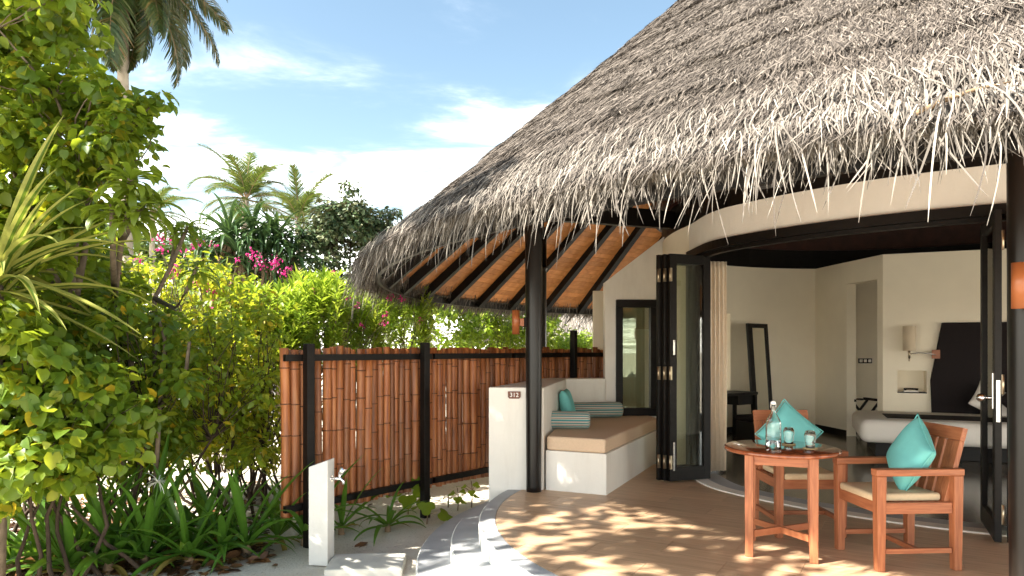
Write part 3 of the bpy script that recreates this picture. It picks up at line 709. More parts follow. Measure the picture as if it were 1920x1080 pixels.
# loose palm stalk lying on the roof near the edge
def on_roof(az, r, h): a = math.radians(az); return (r*math.cos(a), r*math.sin(a), zs(r)+TH+h)
MB().tube([on_roof(236.6, 7.02, .03), on_roof(237.4, 7.0, .06), on_roof(238.2, 6.98, .07), on_roof(239.2, 6.93, .05)], [.014, .010, .007, .003], 8).build('dry_stalk', M['drystalk'], roof)

# ---- folding doors
def door_leaf(a, b, zb=.02, zt_=2.40, t=.045, stile=.085, bars=(), handle=None, hinges=True, side=1):
    a, b = Vector((*a, 0)), Vector((*b, 0)); d = b-a; W = d.length; ang = math.atan2(d.y, d.x)
    e = link('folding_door', None, villa, loc=(a.x-HC[0], a.y-HC[1], 0), rot=(0, 0, ang)); e.empty_display_size = .1
    mb = MB(); H = zt_-zb
    mb.box((stile/2, 0, zb+H/2), (stile, t, H)); mb.box((W-stile/2, 0, zb+H/2), (stile, t, H))
    mb.box((W/2, 0, zt_-.05), (W-2*stile+.002, t-.002, .10)); mb.box((W/2, 0, zb+.07), (W-2*stile+.002, t-.002, .14))
    for z in bars: mb.box((W/2, 0, z), (W-2*stile+.002, t-.014, .022))
    mb.build('door_frame', M['dark'], e, bevel=.004)
    MB().box((W/2, 0, zb+H/2+.02), (W-2*stile+.01, .006, H-.22)).build('pane', M['pane'], e)
    if hinges:
        for z in (.22, 1.15, 2.18):
            MB().box((.006, -t/2-.004, z), (.03, .012, .14)).tube([(-.004, -t/2-.006, z-.07), (-.004, -t/2-.006, z+.07)], .008, 8).build('hinge', M['brass'], e)
    return e
LA, LB = Vector((1.64, 7.14)), Vector((2.115, 7.315))
nd = Vector((-.345, .938))
for k in range(3):
    o = nd*(.056*k)+Vector((.938, .345))*(-.035*k)
    e = door_leaf(LA+o, LB+o, bars=(), hinges=True)
    if k == 0:
        MB().box((.045, -.028, 1.42), (.022, .008, .16)).box((.045, -.033, 1.42), (.010, .006, .12)).build('flush_pull', M['metal'], e, bevel=.004)
        MB().box((.045, -.028, .28), (.022, .008, .30)).build('floor_bolt', M['metal'], e, bevel=.003)
e = door_leaf((3.475, 4.88), (3.80, 5.50))
mbh = MB().box((.05, .028, 1.10), (.05, .008, .26)).tube([(.05, .03, 1.05), (.05, .075, 1.05)], .009, 10)
mbh.lathe([(0, -.032), (.018, -.028), (.03, -.012), (.032, .004), (.024, .022), (0, .03)], 18, (.05, .095, 1.05)); mbh.build('door_handle', M['chrome'], e, bevel=.002)
MB().box((-.0035, 0, 1.03), (.006, .024, .30)).build('lock_plate', M['metal'], e, bevel=.001)
e = door_leaf((3.55, 4.86), (4.02, 5.41))
mbh = MB().box((.05, -.029, 1.08), (.06, .01, .34)).tube([(.05, -.03, 1.05), (.05, -.075, 1.05)], .009, 10)
mbh.lathe([(0, -.032), (.018, -.028), (.03, -.012), (.032, .004), (.024, .022), (0, .03)], 18, (.05, -.095, 1.05)); mbh.build('door_handle', M['chrome'], e, bevel=.002)

# ------------------------------------------------------------------ room contents
def curtain():
    a, b = np.array([2.19, 7.66]), np.array([2.42, 7.72]); n = 60; V = []; F = []
    d = (b-a)/np.linalg.norm(b-a); nn = np.array([-d[1], d[0]])
    for i in range(n+1):
        s = i/n
        for j, z in enumerate((.03, .8, 1.6, 2.3, 2.39)):
            amp = .028*(1-.35*(j == 4)); ph = 2*PI*4.5*s+.25*j
            p = a+(b-a)*s+nn*amp*math.sin(ph)+d*.006*math.sin(2*ph+j)
            V.append((p[0], p[1], z))
    for i in range(n):
        for j in range(4): F.append((i*5+j, (i+1)*5+j, (i+1)*5+j+1, i*5+j+1))
    o = MB().add(V, F, 0, True).build('curtain', M['curtain'], label='cream linen curtain bunched beside the folding doors', cat='curtain')
    m = o.modifiers.new('s', 'SOLIDIFY'); m.thickness = .004
curtain()

E1, E2 = np.array([ndir.x, ndir.y]), np.array([hn.x, hn.y])
P0 = np.array([4.45, 8.73])
def bedpt(u, v): p = P0+E1*u+E2*v; return (float(p[0]), float(p[1]))
bang = math.atan2(E1[1], E1[0])
bed = empty('bed', (*bedpt(0, 0), 0.005), bang, 'low wide bed with white mattress and dark runner by the headboard wall', 'bed')
BW, BD = 2.75, 1.56
MB().box((BW/2+.05, BD/2+.14, .10), (BW-.3, BD-.28, .19)).build('bed_base', M['dark'], bed)
def soft_box(name, c, size, mat, parent, r=.09, puff=.02, nx=14, **k):
    me = MB().box(c, size).mesh(name, mat); o = link(name, me, parent); add_bevel(o, r, 5)
    for p in me.polygons: p.use_smooth = True
    return set_props(o, **k)
soft_box('mattress', (BW/2, BD/2, .35), (BW, BD, .30), M['linen'], bed, r=.10)
soft_box('bed_runner', (BW/2+.18, .62, .498), (BW-.32, .62, .022), M['darkcloth'], bed, r=.008)
# headboard: dark upholstered panel, narrower towards the top
hb = MB(); hs0 = .62
pts = [(hs0, .40), (hs0+1.75, .40), (hs0+1.62, 1.78), (hs0+.12, 1.78), (hs0-.02, .95)]
P = []
for t in (.07, .003):
    for s, z in pts: q = K2+ndir*s-hn*t; P.append((q.x, q.y, z))
n = 5
hb.add(P, [tuple(range(n)), tuple(range(2*n-1, n-1, -1))]+[(i, n+i, n+(i+1) % n, (i+1) % n) for i in range(n)])
hbo = hb.build('headboard', M['darkcloth'], label='tall dark tapered headboard panel on the cream wall behind the bed', cat='headboard', bevel=.01)

def pillow_mesh(name, mat, w=.45, h=.45, t=.14, n=14, sharp=.35, seed=0, squash=0):
    r = np.random.default_rng(seed); ph = r.uniform(0, 6, 4)
    V = []; F = []
    for side in (1, -1):
        for j in range(n+1):
            for i in range(n+1):
                u, v = 2*i/n-1, 2*j/n-1
                e = max(0, (1-u*u))**sharp*max(0, (1-v*v))**sharp
                # edges bow inwards between the corners
                x = u*w/2*(1-.07*(1-v*v)*abs(u)); y = v*h/2*(1-.07*(1-u*u)*abs(v))
                z = side*t/2*e*(1+.10*math.sin(3*u+ph[0])*math.sin(2.6*v+ph[1]))
                V.append((x, y, z+.012*math.sin(2*u+ph[2])+squash*u*v))
    k = (n+1)*(n+1)
    for j in range(n):
        for i in range(n):
            a = j*(n+1)+i; F.append((a, a+1, a+n+2, a+n+1)); F.append((k+a, k+a+n+1, k+a+n+2, k+a+1))
    me = MB().add(V, F, 0, True).mesh(name, mat)
    import bmesh
    bm = bmesh.new(); bm.from_mesh(me); bmesh.ops.remove_doubles(bm, verts=bm.verts, dist=.0005); bm.to_mesh(me); bm.free()
    return me
def piping(o, w, h, mat, r=.0045):
    P = []; n = 24
    for side in range(4):
        for k in range(n):
            t = 2*k/n-1; u, v = ((t, -1), (1, t), (-t, 1), (-1, -t))[side]
            P.append((u*w/2*(1-.07*(1-v*v)*abs(u)), v*h/2*(1-.07*(1-u*u)*abs(v)), 0))
    V, F = tube_arr(P+[P[0]], r, 6); MB().add(V, F, 0, True).build('piping', mat, o)
def place(me, name, loc, rot, label, cat, group=None, sub=1):
    o = link(name, me, loc=tuple(float(x) for x in loc), rot=rot); set_props(o, label, cat, group)
    if sub: m = o.modifiers.new('s', 'SUBSURF'); m.levels = sub; m.render_levels = sub
    return o
wp = pillow_mesh('pillow', M['linen'], .62, .42, .18, seed=2)
p = bedpt(1.75, 1.32); place(wp, 'pillow', (p[0], p[1], .68), (math.radians(68), .5, bang), 'white bed pillow leaning behind the dark one', 'pillow')
dp = pillow_mesh('pillow', M['darkcloth'], .42, .42, .16, seed=3)
p = bedpt(1.98, 1.16); place(dp, 'pillow', (p[0], p[1], .72), (math.radians(70), math.radians(45), bang), 'dark brown square pillow standing on its corner on the bed', 'pillow')

# bedside lamp: swing arm sconce
q = K2+ndir*.66-hn*.02; lamp = empty('bedside_lamp', (q.x, q.y, 1.33), bang, 'linen cylinder bedside lamp on a swing arm beside the headboard', 'lamp')
MB().box((0, -.062, 0), (.10, .03, .125)).build('wall_plate', M['copper'], lamp, bevel=.003)
MB().tube([(0, -.08, -.01), (-.10, -.10, .015), (-.22, -.12, .02), (-.34, -.13, 0)], .008, 8).build('arm', M['metal'], lamp)
MB().tube([(-.34, -.13, -.06), (-.34, -.13, .06)], .016, 12).tube([(-.34, -.13, -.10), (-.34, -.13, -.06)], .008, 8).build('lamp_holder', M['brass'], lamp)
MB().lathe([(.080, .05), (.083, .052), (.083, .40), (.080, .402), (.078, .40), (.078, .052), (.080, .05)], 28, (-.34, -.13, 0)).build('lamp_shade', M['shade'], lamp)
q = K2+ndir*.37+hn*.07
ph = empty('telephone', (q.x, q.y, NZ0+.012), bang, 'dark telephone handset lying in the bedside wall niche', 'telephone')
MB().box((0, 0, .012), (.19, .1, .024)).build('telephone_base', M['linen'], ph, bevel=.005)
MB().tube([(-.09, 0, .035), (-.05, 0, .045), (.05, 0, .045), (.09, 0, .035)], [.02, .013, .013, .02], 8).build('handset', M['darkcloth'], ph)
# socket strip seen through the doorway
so = empty('socket_panel', (6.15, 11.885, 1.20), 0, 'dark socket panel on the wall seen through the inner doorway', 'socket')
MB().box((0, .005, 0), (.24, .012, .085)).build('face_plate', M['darkcloth'], so, bevel=.004)
for i in range(3): MB().box((-.075+i*.075, -.004, 0), (.055, .008, .055)).build('socket', M['metal'], so, bevel=.003)
# luggage rack in the doorway
lr = empty('luggage_rack', (5.72, 11.2, 0.005), .1, 'dark folding luggage rack standing in the inner doorway', 'luggage rack')
for y in (-.16, .16):
    MB().beam((-.22, y, 0), (.22, y, .55), .03, .03, up=(0, 1, 0)).build('leg', M['dark'], lr); MB().beam((.22, y+.031, 0), (-.22, y+.031, .55), .03, .03, up=(0, 1, 0)).build('leg', M['dark'], lr)
for x in (-.22, .22): MB().beam((x, -.2, .57), (x, .24, .57), .04, .04).build('top_rail', M['dark'], lr)
for x in (-.1, 0, .1): MB().box((x*1.0, .02, .575), (.05, .40, .006)).build('strap', M['darkcloth'], lr)

# leaning mirror with dark frame
mi_c = at(1422, 690, 11.35)
mir = empty('standing_mirror', (mi_c[0], mi_c[1]-.25, .005), math.radians(40), 'tall mirror in a dark frame leaning on the curved wall', 'mirror')
tl = math.radians(-4)
Rm = Matrix.Rotation(tl, 3, 'X')
mbm = MB()
for c, s in (((-.24, 0, .92), (.13, .04, 1.80)), ((.27, 0, .92), (.07, .04, 1.80)), ((.03, 0, 1.785), (.41, .039, .07)), ((.03, 0, .055), (.41, .039, .07))):
    mbm.box(Rm @ Vector(c), s, Rm)
mbm.build('mirror_frame', M['dark'], mir, bevel=.004)
MB().box(Rm @ Vector((.03, .004, .92)), (.42, .012, 1.68), Rm).build('mirror_glass', M['mirror'], mir)
# desk and luggage bench by the curtain
dk = empty('desk', (3.42, 10.75, .005), math.radians(35), 'dark wooden desk with drawer beside the cream curtain', 'desk')
MB().box((0, 0, .70), (.85, .45, .045)).build('desk_top', M['dark'], dk, bevel=.004)
MB().box((.2, .02, .60), (.4, .38, .15)).build('drawer', M['dark'], dk, bevel=.004)
for x, y in ((-.39, -.19), (.39, -.19), (-.39, .19), (.39, .19)): MB().box((x, y, .34), (.05, .05, .676)).build('leg', M['dark'], dk)
lb = empty('upholstered_bench', (3.75, 10.15, .005), math.radians(20), 'low dark bench with brown padded top below the desk', 'bench')
MB().box((0, 0, .17), (.7, .42, .32)).build('bench_base', M['dark'], lb, bevel=.005)
soft_box('bench_pad', (0, 0, .375), (.72, .44, .09), M['darkcloth'], lb, r=.03)

# ------------------------------------------------------------------ terrace furniture
def chair(loc, rz, label):
    """front faces -x before rotation; 0.56 wide along y"""
    e = empty('armchair', loc, rz, label, 'chair', 'wooden terrace armchairs')
    x0, x1, hw = -.28, .28, .265; T = .06
    for x in (x0+.03, x1-.03):
        for y in (-hw+.03, hw-.03):
            MB().box((x, y, .2995), (.062, .062, .599), taper=.80).build('leg', teak((.062, .062, .599)), e, bevel=.004)
    for y in (-hw+.03, hw-.03):
        MB().box((0, y, .622), (x1-x0+.012, .068, .044)).build('armrest', teak((x1-x0+.012, .068, .044)), e, bevel=.006)
        MB().box((0, y, .395), (x1-x0-.124, .032, .07)).build('seat_rail', teak((x1-x0-.124, .032, .07)), e, bevel=.003)
        MB().box((0, y, .125), (x1-x0-.128, .03, .032)).build('stretcher', teak((x1-x0-.128, .03, .032)), e, bevel=.003)
    MB().box((x0+.03, 0, .395), (.032, 2*hw-.124, .07)).build('seat_rail', teak((.032, 2*hw-.124, .07)), e, bevel=.003)
    MB().box((x1-.03, 0, .395), (.032, 2*hw-.124, .07)).build('seat_rail', teak((.032, 2*hw-.124, .07)), e, bevel=.003)
    MB().box((0, 0, .125), (.03, 2*hw-.092, .030)).build('stretcher', teak((.03, 2*hw-.092, .030)), e, bevel=.003)
    for k in range(5): MB().box((-.20+.10*k, 0, .418), (.075, 2*hw-.126, .016)).build('seat_slat', teak((.075, 2*hw-.126, .016)), e, bevel=.002)
    # reclined back: frame with vertical slats
    tilt = math.radians(15); R = Matrix.Rotation(tilt, 3, 'Y'); org = Vector((.185, 0, .37))
    def bp(c): return org+R @ Vector(c)
    def bb(name, c, s): MB().box(bp(c), s, R).build(name, teak(s), e, bevel=.004)
    bw = 2*hw-.135
    bb('back_rail', (0, 0, .50), (.034, bw+.05, .085)); bb('back_rail', (0, 0, .05), (.030, bw-.06, .06))
    for y in (-1, 1): bb('back_stile', (0, y*(bw/2-.005), .2285), (.034, .06, .457))
    n = 4; sp = (bw-.07)/(n+1)*1.0
    for k in range(n):
        y = (k-(n-1)/2)*.0835; bb('back_slat', (0, y, .2685), (.018, .064, .376))
    return e
def seat_cushion(loc, rz, label):
    o = soft_box('seat_cushion', (0, 0, 0), (.455, .40, .05), M['seat'], None, r=.018, label=label, cat='cushion', group='seat cushions of the terrace armchairs')
    o.location = loc; o.rotation_euler = (0, 0, rz)
CH1 = Vector((2.555, 4.555, .002)); R1 = math.radians(3)
CH2 = Vector((2.22, 5.33, .002)); R2 = math.radians(90)
chair(CH1, R1, 'wooden slatted armchair turned sideways beside the round table')
chair(CH2, R2, 'wooden slatted armchair standing behind the round table')
seat_cushion(CH1+Vector((-.045, 0, .4525)), R1, 'flat beige seat cushion on the armchair beside the table')
seat_cushion(CH2+Vector((0, -.045, .4525)), R2, 'flat beige seat cushion on the armchair behind the table')
tm = pillow_mesh('throw_cushion', M['turq'], .40, .40, .17, seed=11)
# standing on a corner against the backs
place(tm, 'throw_cushion', CH1+Vector((.085, -.03, .70)), Matrix(((0, .26, -.966), (0, .966, .26), (1, 0, 0))).transposed().to_euler(), 'turquoise cushion standing on its corner on the armchair beside the table', 'cushion')
bpy.data.objects['throw_cushion'].rotation_euler = (Matrix.Rotation(math.radians(16), 3, 'Y') @ Matrix.Rotation(math.radians(-6), 3, 'Z') @ Matrix.Rotation(math.radians(90), 3, 'Y') @ Matrix.Rotation(math.radians(34), 3, 'Z')).to_euler()
tm2 = pillow_mesh('throw_cushion', M['turq'], .385, .385, .16, seed=12)
place(tm2, 'throw_cushion', CH2+Vector((-.02, .09, .735)), (Matrix.Rotation(math.radians(-16), 3, 'X') @ Matrix.Rotation(math.radians(90), 3, 'X') @ Matrix.Rotation(math.radians(47), 3, 'Z')).to_euler(), 'turquoise cushion standing on its corner on the armchair behind the table', 'cushion')

TB = Vector((1.865, 4.73, .002)); trz = math.atan2(-.16, .40)
tb = empty('round_table', TB, trz, 'small round varnished wooden table on four square legs', 'table')
MB().lathe([(0, .692), (.362, .692), (.377, .698), (.381, .708), (.377, .719), (.365, .724), (0, .724)], 72).build('table_top', M['teak_gloss'], tb)
for x in (-.2, .2):
    for y in (-.2, .2): MB().box((x, y, .346), (.058, .058, .691), taper=.9).build('leg', M['teak_z'], tb, bevel=.004)
for y in (-.2, .2): MB().box((0, y, .655), (.340, .024, .068)).build('apron', M['teak_x'], tb, bevel=.002)
for x in (-.2, .2): MB().box((x, 0, .655), (.024, .340, .068)).build('apron', M['teak_y'], tb, bevel=.002)
for s in (1, -1):
    R = Matrix.Rotation(math.radians(45*s), 3, 'Z')
    MB().box((0, 0, .15+.0005*s), (.50, .026, .045 if s > 0 else .043), R).build('cross_brace', M['teak'], tb, bevel=.002)
TZ = TB.z+.7245
for o_ in [o for o in bpy.data.objects if o.name.startswith('throw_cushion')]:
    k_ = .40 if o_.name == 'throw_cushion' else .385
    piping(o_, k_, k_, M['turq'])
# swing-top bottle, square with rounded corners
bx = floor_at(1450, 843, .72)
bt = empty('glass_bottle', (bx[0], bx[1], TZ), .35, 'clear square swing top water bottle on the round table', 'bottle')
def sq_lathe(prof, n=32, p=6):
    V = []; F = []
    for r, z, sqr in prof:
        for i in range(n):
            a = 2*PI*i/n; k = (abs(math.cos(a))**p+abs(math.sin(a))**p)**(-1/p); rr = r*(1+(k-1)*sqr); V.append((rr*math.cos(a), rr*math.sin(a), z))
    for j in range(len(prof)-1):
        for i in range(n): F.append((j*n+i, j*n+(i+1) % n, (j+1)*n+(i+1) % n, (j+1)*n+i))
    return V, F
V, F = sq_lathe([(.0005, 0, 1), (.036, 0, 1), (.040, .004, 1), (.040, .17, 1), (.037, .19, .9), (.022, .232, .3), (.0145, .25, 0), (.0135, .285, 0), (.016, .288, 0), (.016, .298, 0), (.012, .299, 0), (.0105, .285, 0), (.0115, .25, 0), (.019, .230, .3), (.034, .188, .9), (.037, .17, 1), (.037, .010, 1), (.033, .007, 1), (.0005, .007, 1)])
MB().add(V, F, 0, True).build('bottle_body', M['glass'], bt)
V, F = sq_lathe([(.0005, .0085, 1), (.033, .0085, 1), (.0365, .0105, 1), (.0365, .055, 1), (.0005, .055, 1)])
MB().add(V, F, 0, True).build('water', M['water'], bt)
MB().lathe([(0, .296), (.012, .298), (.0165, .304), (.0165, .314), (.011, .322), (0, .324)], 20).build('stopper', M['digit'], bt)
MB().tube([(.018, 0, .262), (.022, 0, .285), (.020, 0, .315), (0, 0, .33), (-.020, 0, .315), (-.022, 0, .285), (-.018, 0, .262)], .0016, 6).build('swing_wire', M['metal'], bt)
def tumbler(px, py, label):
    g = floor_at(px, py, .72); c = empty('coaster', (g[0], g[1], TZ), 0, 'round woven coaster under the '+label, 'coaster', 'coasters on the round table')
    MB().lathe([(0, 0), (.045, 0), (.047, .002), (.045, .005), (0, .005)], 28).build('coaster_disc', M['coaster'], c)
    o = empty('drinking_glass', (g[0], g[1], TZ+.0055), 0, 'upturned clear drinking glass, '+label, 'glass', 'upturned glasses on the round table')
    MB().lathe([(.027, 0), (.029, 0), (.031, .03), (.038, .08), (.0375, .09), (.030, .112), (.026, .116), (0, .116), (0, .110), (.024, .108), (.034, .088), (.0355, .08), (.0285, .03), (.027, 0)], 28).build('glass_body', M['glass'], o)
tumbler(1479, 835, 'glass right beside the bottle'); tumbler(1519, 843, 'glass farther from the bottle')

# bench mattress, bolsters, cushion
mm = MB().prism([(p[0]+dx, p[1]+dy) for p, dx, dy in zip(PB, (.01, -.01, -.012, 0, 0, .01), (.012, .015, 0, -.008, -.006, 0))], .396, .535).build('bench_mattress', M['beige'], bevel=.022, seg=4, label='beige mattress pad lying on the white built in bench', cat='mattress')
def bolster(c, L, r, rz, label):
    mb = MB(); prof = [(0, -L/2), (r*.55, -L/2), (r*.86, -L/2+.012), (r*.98, -L/2+.035), (r, -L/2+.08), (r*1.01, 0), (r, L/2-.08), (r*.98, L/2-.035), (r*.86, L/2-.012), (r*.55, L/2), (0, L/2)]
    V = []; n = 32; F = []
    for rr, x in prof:
        for i in range(n): a = 2*PI*i/n; V.append((x, rr*math.cos(a), rr*math.sin(a)*(.96)))
    for j in range(len(prof)-1):
        for i in range(n): F.append((j*n+i, j*n+(i+1) % n, (j+1)*n+(i+1) % n, (j+1)*n+i))
    mb.add(V, F, 0, True).build('bolster', M['stripe'], loc=tuple(c), rot=(0, 0, rz), label=label, cat='bolster', group='striped bolsters on the bench')
bolster((1.02, 8.60, .637), .76, .102, math.radians(8), 'striped teal bolster along the back wall of the bench')
bolster((.60, 7.42, .632), .50, .10, math.radians(-6), 'striped teal bolster at the open end of the bench')
tm3 = pillow_mesh('throw_cushion', M['turq'], .42, .42, .15, seed=13)
place(tm3, 'throw_cushion', (.66, 8.02, .735), (math.radians(75), 0, math.radians(78)), 'turquoise cushion leaning on the low wall between two striped bolsters', 'cushion')

# house number plaque
fa = math.atan2(-.04, .55)
pc = Vector((-.235, 6.83, 0))+Vector((.55, -.04, 0))*.47
pq = empty('number_plaque', (pc.x, pc.y, .945), fa, 'small brown wooden house number plaque reading 312', 'sign')
w, h, ch = .063, .036, .016
pl = [(-w, -h+ch), (-w+ch, -h), (w-ch, -h), (w, -h+ch), (w, h-ch*.2), (w-ch*.2, h), (-w+ch*.2, h), (-w, h-ch*.2)]
xz = MB(); xz_prism(xz, pl, -.024, -.001); xz.build('board', M['plaque'], pq, bevel=.003)
fc = bpy.data.curves.new('number_text', 'FONT'); fc.body = '312'; fc.size = .060; fc.extrude = .003; fc.align_x = 'CENTER'; fc.align_y = 'CENTER'
fo = bpy.data.objects.new('tmp', fc); col.objects.link(fo)
dg = bpy.context.evaluated_depsgraph_get(); tme = bpy.data.meshes.new_from_object(fo.evaluated_get(dg)); bpy.data.objects.remove(fo)
tme.materials.clear(); tme.materials.append(M['digit'])
link('number_text', tme, pq, loc=(0, -.0275, 0), rot=(PI/2, 0, 0))

# wall lamps on the columns
def wall_lamp(colp, d, z, label):
    d = Vector(d).normalized(); ang = math.atan2(d.y, d.x)
    e = empty('wall_lamp', (colp.x, colp.y, z), ang, label, 'lamp', 'copper cylinder lamps on the columns')
    MB().box((.092, 0, 0), (.026, .055, .09)).build('mounting_plate', M['darkcloth'], e, bevel=.003)
    MB().box((.122, 0, 0), (.05, .036, .075)).build('bracket', M['copper'], e, bevel=.003)
    MB().lathe([(.001, -.112), (.034, -.112), (.0375, -.118), (.0375, .118), (.034, .118), (.033, .112), (.001, .112)], 28, (.183, 0, 0)).build('lamp_cylinder', M['copper'], e)
wall_lamp(cols[198], (-.97, -.26), 1.665, 'copper cylinder lamp on the dark column beside the bench')
wall_lamp(cols[241], (-.70, -.71), 1.73, 'copper cylinder lamp on the dark column beside the folding doors')

# ------------------------------------------------------------------ bamboo fence
fence = empty('bamboo_fence', (-.9, 7.35, SAND_Z), 0, 'brown bamboo pole fence with black posts and rails beside the villa', 'fence')
FB = Vector((-.9, 7.35, SAND_Z))
def bamboo_mesh(seed, L=1.49, r=.044):
    rr = np.random.default_rng(seed); n = 10; prof = []; z = 0; nxt = rr.uniform(.12, .4); ring = []
    zs_ = [0.0]
    while nxt < L-.05:
        zs_ += [nxt-.022, nxt-.006, nxt+.006, nxt+.022]; ring.append(len(zs_)-3); nxt += rr.uniform(.26, .42)
    zs_.append(L)
    V = []; F = []; mi = []
    bend = rr.uniform(-.012, .012, 2)
    for k, zz in enumerate(zs_):
        rad = r*(1.0-.06*zz/L)
        if k in ring or k-1 in ring: rad *= 1.10
        bx_, by_ = bend*math.sin(PI*zz/L)
        for i in range(n): a = 2*PI*i/n; V.append((bx_+rad*math.cos(a), by_+rad*math.sin(a), zz))
    for k in range(len(zs_)-1):
        for i in range(n): F.append((k*n+i, k*n+(i+1) % n, (k+1)*n+(i+1) % n, (k+1)*n+i)); mi.append(1 if k in ring else 0)
    mb = MB(); mb.add(V, F, 0, True); mb.mi = mi
    m = len(zs_); mb.f.append(tuple((m-1)*n+i for i in range(n))); mb.mi.append(1); mb.sm.append(False)
    return mb.mesh('bamboo_pole', [M['bamboo'], M['node']])
bm_var = [bamboo_mesh(100+i) for i in range(9)]
FL = [Vector((-2.05, 5.98)), Vector((-.90, 7.33)), Vector((-.05, 8.30)), Vector((.62, 9.30)), Vector((1.50, 9.98)), Vector((2.1, 10.2))]
def fence_run():
    rr = random.Random(5); k = 0
    for s in range(len(FL)-1):
        a, b = FL[s], FL[s+1]; L = (b-a).length; t = .03
        d = (b-a).normalized(); n = Vector((-d.y, d.x))
        while t < L:
            w = rr.uniform(.72, 1.12); gap = .0 if rr.random() < .8 else rr.uniform(.004, .018)
            p = a+d*(t+.048*w)+n*rr.uniform(-.006, .006)
            sc = (w, w, 1.0+rr.uniform(-.008, .008))
            link('bamboo_pole', bm_var[rr.randrange(9)], fence, loc=(p.x-FB.x, p.y-FB.y, .29+rr.uniform(-.02, .01)), rot=(rr.uniform(-.008, .008), rr.uniform(-.012, .012), rr.uniform(0, 6.28)), scale=sc)
            t += .086*w+gap; k += 1
    # rails on the terrace side
    for s in range(len(FL)-1):
        a, b = FL[s], FL[s+1]; d = (b-a).normalized(); n = Vector((d.y, -d.x))*.068
        for z in (.36, 1.685):
            if z < 1 and s > 2: continue
            a2 = a-d*(.0 if s else -.03)
            MB().beam((a.x+n.x-FB.x+d.x*.02, a.y+n.y-FB.y+d.y*.02, z+1.0-1.0), (b.x+n.x-FB.x-d.x*.02, b.y+n.y-FB.y-d.y*.02, z), .04, .06).build('rail', M['dark'], fence)
    for p, ztop, zb in ((lerp(FL[0], FL[1], .125), 1.81, -.1), (lerp(FL[0], FL[1], .905), 1.83, -.1), (Vector((.74, 9.42)), 2.02, .3), (Vector((1.33, 9.87)), 2.02, .3)):
        d = (FL[1]-FL[0]).normalized(); n = Vector((d.y, -d.x))*.135
        q = p+n-FB.xy
        MB().box((q.x, q.y, (ztop+zb)/2), (.075, .075, ztop-zb), Matrix.Rotation(math.atan2(d.y, d.x), 3, 'Z')).build('post', M['dark'], fence, bevel=.004)
fence_run()

# ------------------------------------------------------------------ garden tap and slab
tp = floor_at(603, 1056, SAND_Z)
tapp = empty('tap_post', (tp[0], tp[1], SAND_Z), math.radians(-8), 'white square garden post with slanted top and chrome tap', 'tap')
xz = MB(); P = [(-.082, 0), (.082, 0), (.082, .86), (-.082, .80)]
xz_prism(xz, P, -.07, .07); xz.build('post', M['tap_post'], tapp, bevel=.006)
tpb = MB().tube([(.08, 0, .70), (.13, 0, .70), (.165, 0, .70), (.185, 0, .685), (.19, 0, .655)], [.012, .013, .014, .013, .011], 12)
tpb.tube([(.082, 0, .70), (.090, 0, .70)], .026, 16)
tpb.tube([(.15, 0, .71), (.165, 0, .74)], [.013, .013], 12).tube([(.163, 0, .737), (.190, 0, .79)], [.022, .026], 8); tpb.build('tap', M['chrome'], tapp)
sl_c = floor_at(688, 1052, SAND_Z+.05)
sb = MB().box((0, 0, .0), (.60, .42, .09)); 
sb.build('paving_slab', M['slab'], loc=(sl_c[0], sl_c[1], SAND_Z+.008), rot=(0, 0, math.radians(4)), bevel=.012, seg=3, label='rectangular pale cement slab on the sand under the tap', cat='slab')

# ------------------------------------------------------------------ plants
def T(V, F): return np.array(V, float), np.array(F, int)
ROUND = T([(0, 0, 0), (0, .45, -.05), (0, 1.02, -.26), (-.30, -.06, .06), (-.50, .34, .12), (-.34, .76, -.02), (.30, -.02, .03), (.47, .38, .16), (.35, .72, .06)],
          [(0, 1, 3), (3, 1, 4), (4, 1, 5), (5, 1, 2), (0, 6, 1), (6, 7, 1), (7, 8, 1), (8, 2, 1)])
OVAL = T([(0, 0, 0), (0, .5, -.03), (0, 1, -.10), (-.27, .30, .06), (-.22, .72, .03), (.27, .30, .06), (.22, .72, .03)],
         [(0, 1, 3), (3, 1, 4), (4, 1, 2), (0, 5, 1), (5, 6, 1), (6, 2, 1)])
LANCE = T([(0, 0, 0), (0, .45, .0), (0, 1, -.16), (-.11, .40, .05), (.11, .40, .05)], [(0, 1, 3), (3, 1, 2), (0, 4, 1), (4, 2, 1)])
def scatter(tm, pos, nor, along, scale):
    V0, F0 = tm; n = len(pos)
    z = nor/np.linalg.norm(nor, axis=1)[:, None]
    y = along-(along*z).sum(1)[:, None]*z; y /= (np.linalg.norm(y, axis=1)[:, None]+1e-9)
    x = np.cross(y, z)
    sc = scale[:, None, None]
    V = pos[:, None, :]+sc*(V0[None, :, 0:1]*x[:, None, :]+V0[None, :, 1:2]*y[:, None, :]+V0[None, :, 2:3]*z[:, None, :])
    F = F0[None]+(np.arange(n)*len(V0))[:, None, None]
    return V.reshape(-1, 3), F.reshape(-1, 3)
def clump_leaves(clumps, r, up=.9, outw=.7, droop=.3):
    """clumps: (center, radius xyz, n)"""
    Ps, Ns, As = [], [], []
    for c, rad, n in clumps:
        d = r.normal(0, 1, (n, 3)); d /= np.linalg.norm(d, axis=1)[:, None]
        rr = r.random(n)**.45
        p = np.array(c)+d*rr[:, None]*np.array(rad)
        Ps.append(p); Ns.append(d*outw+np.array([0, 0, up])+r.normal(0, .45, (n, 3)))
        As.append(d+np.array([0, 0, -droop])+r.normal(0, .5, (n, 3)))
    return np.concatenate(Ps), np.concatenate(Ns), np.concatenate(As)
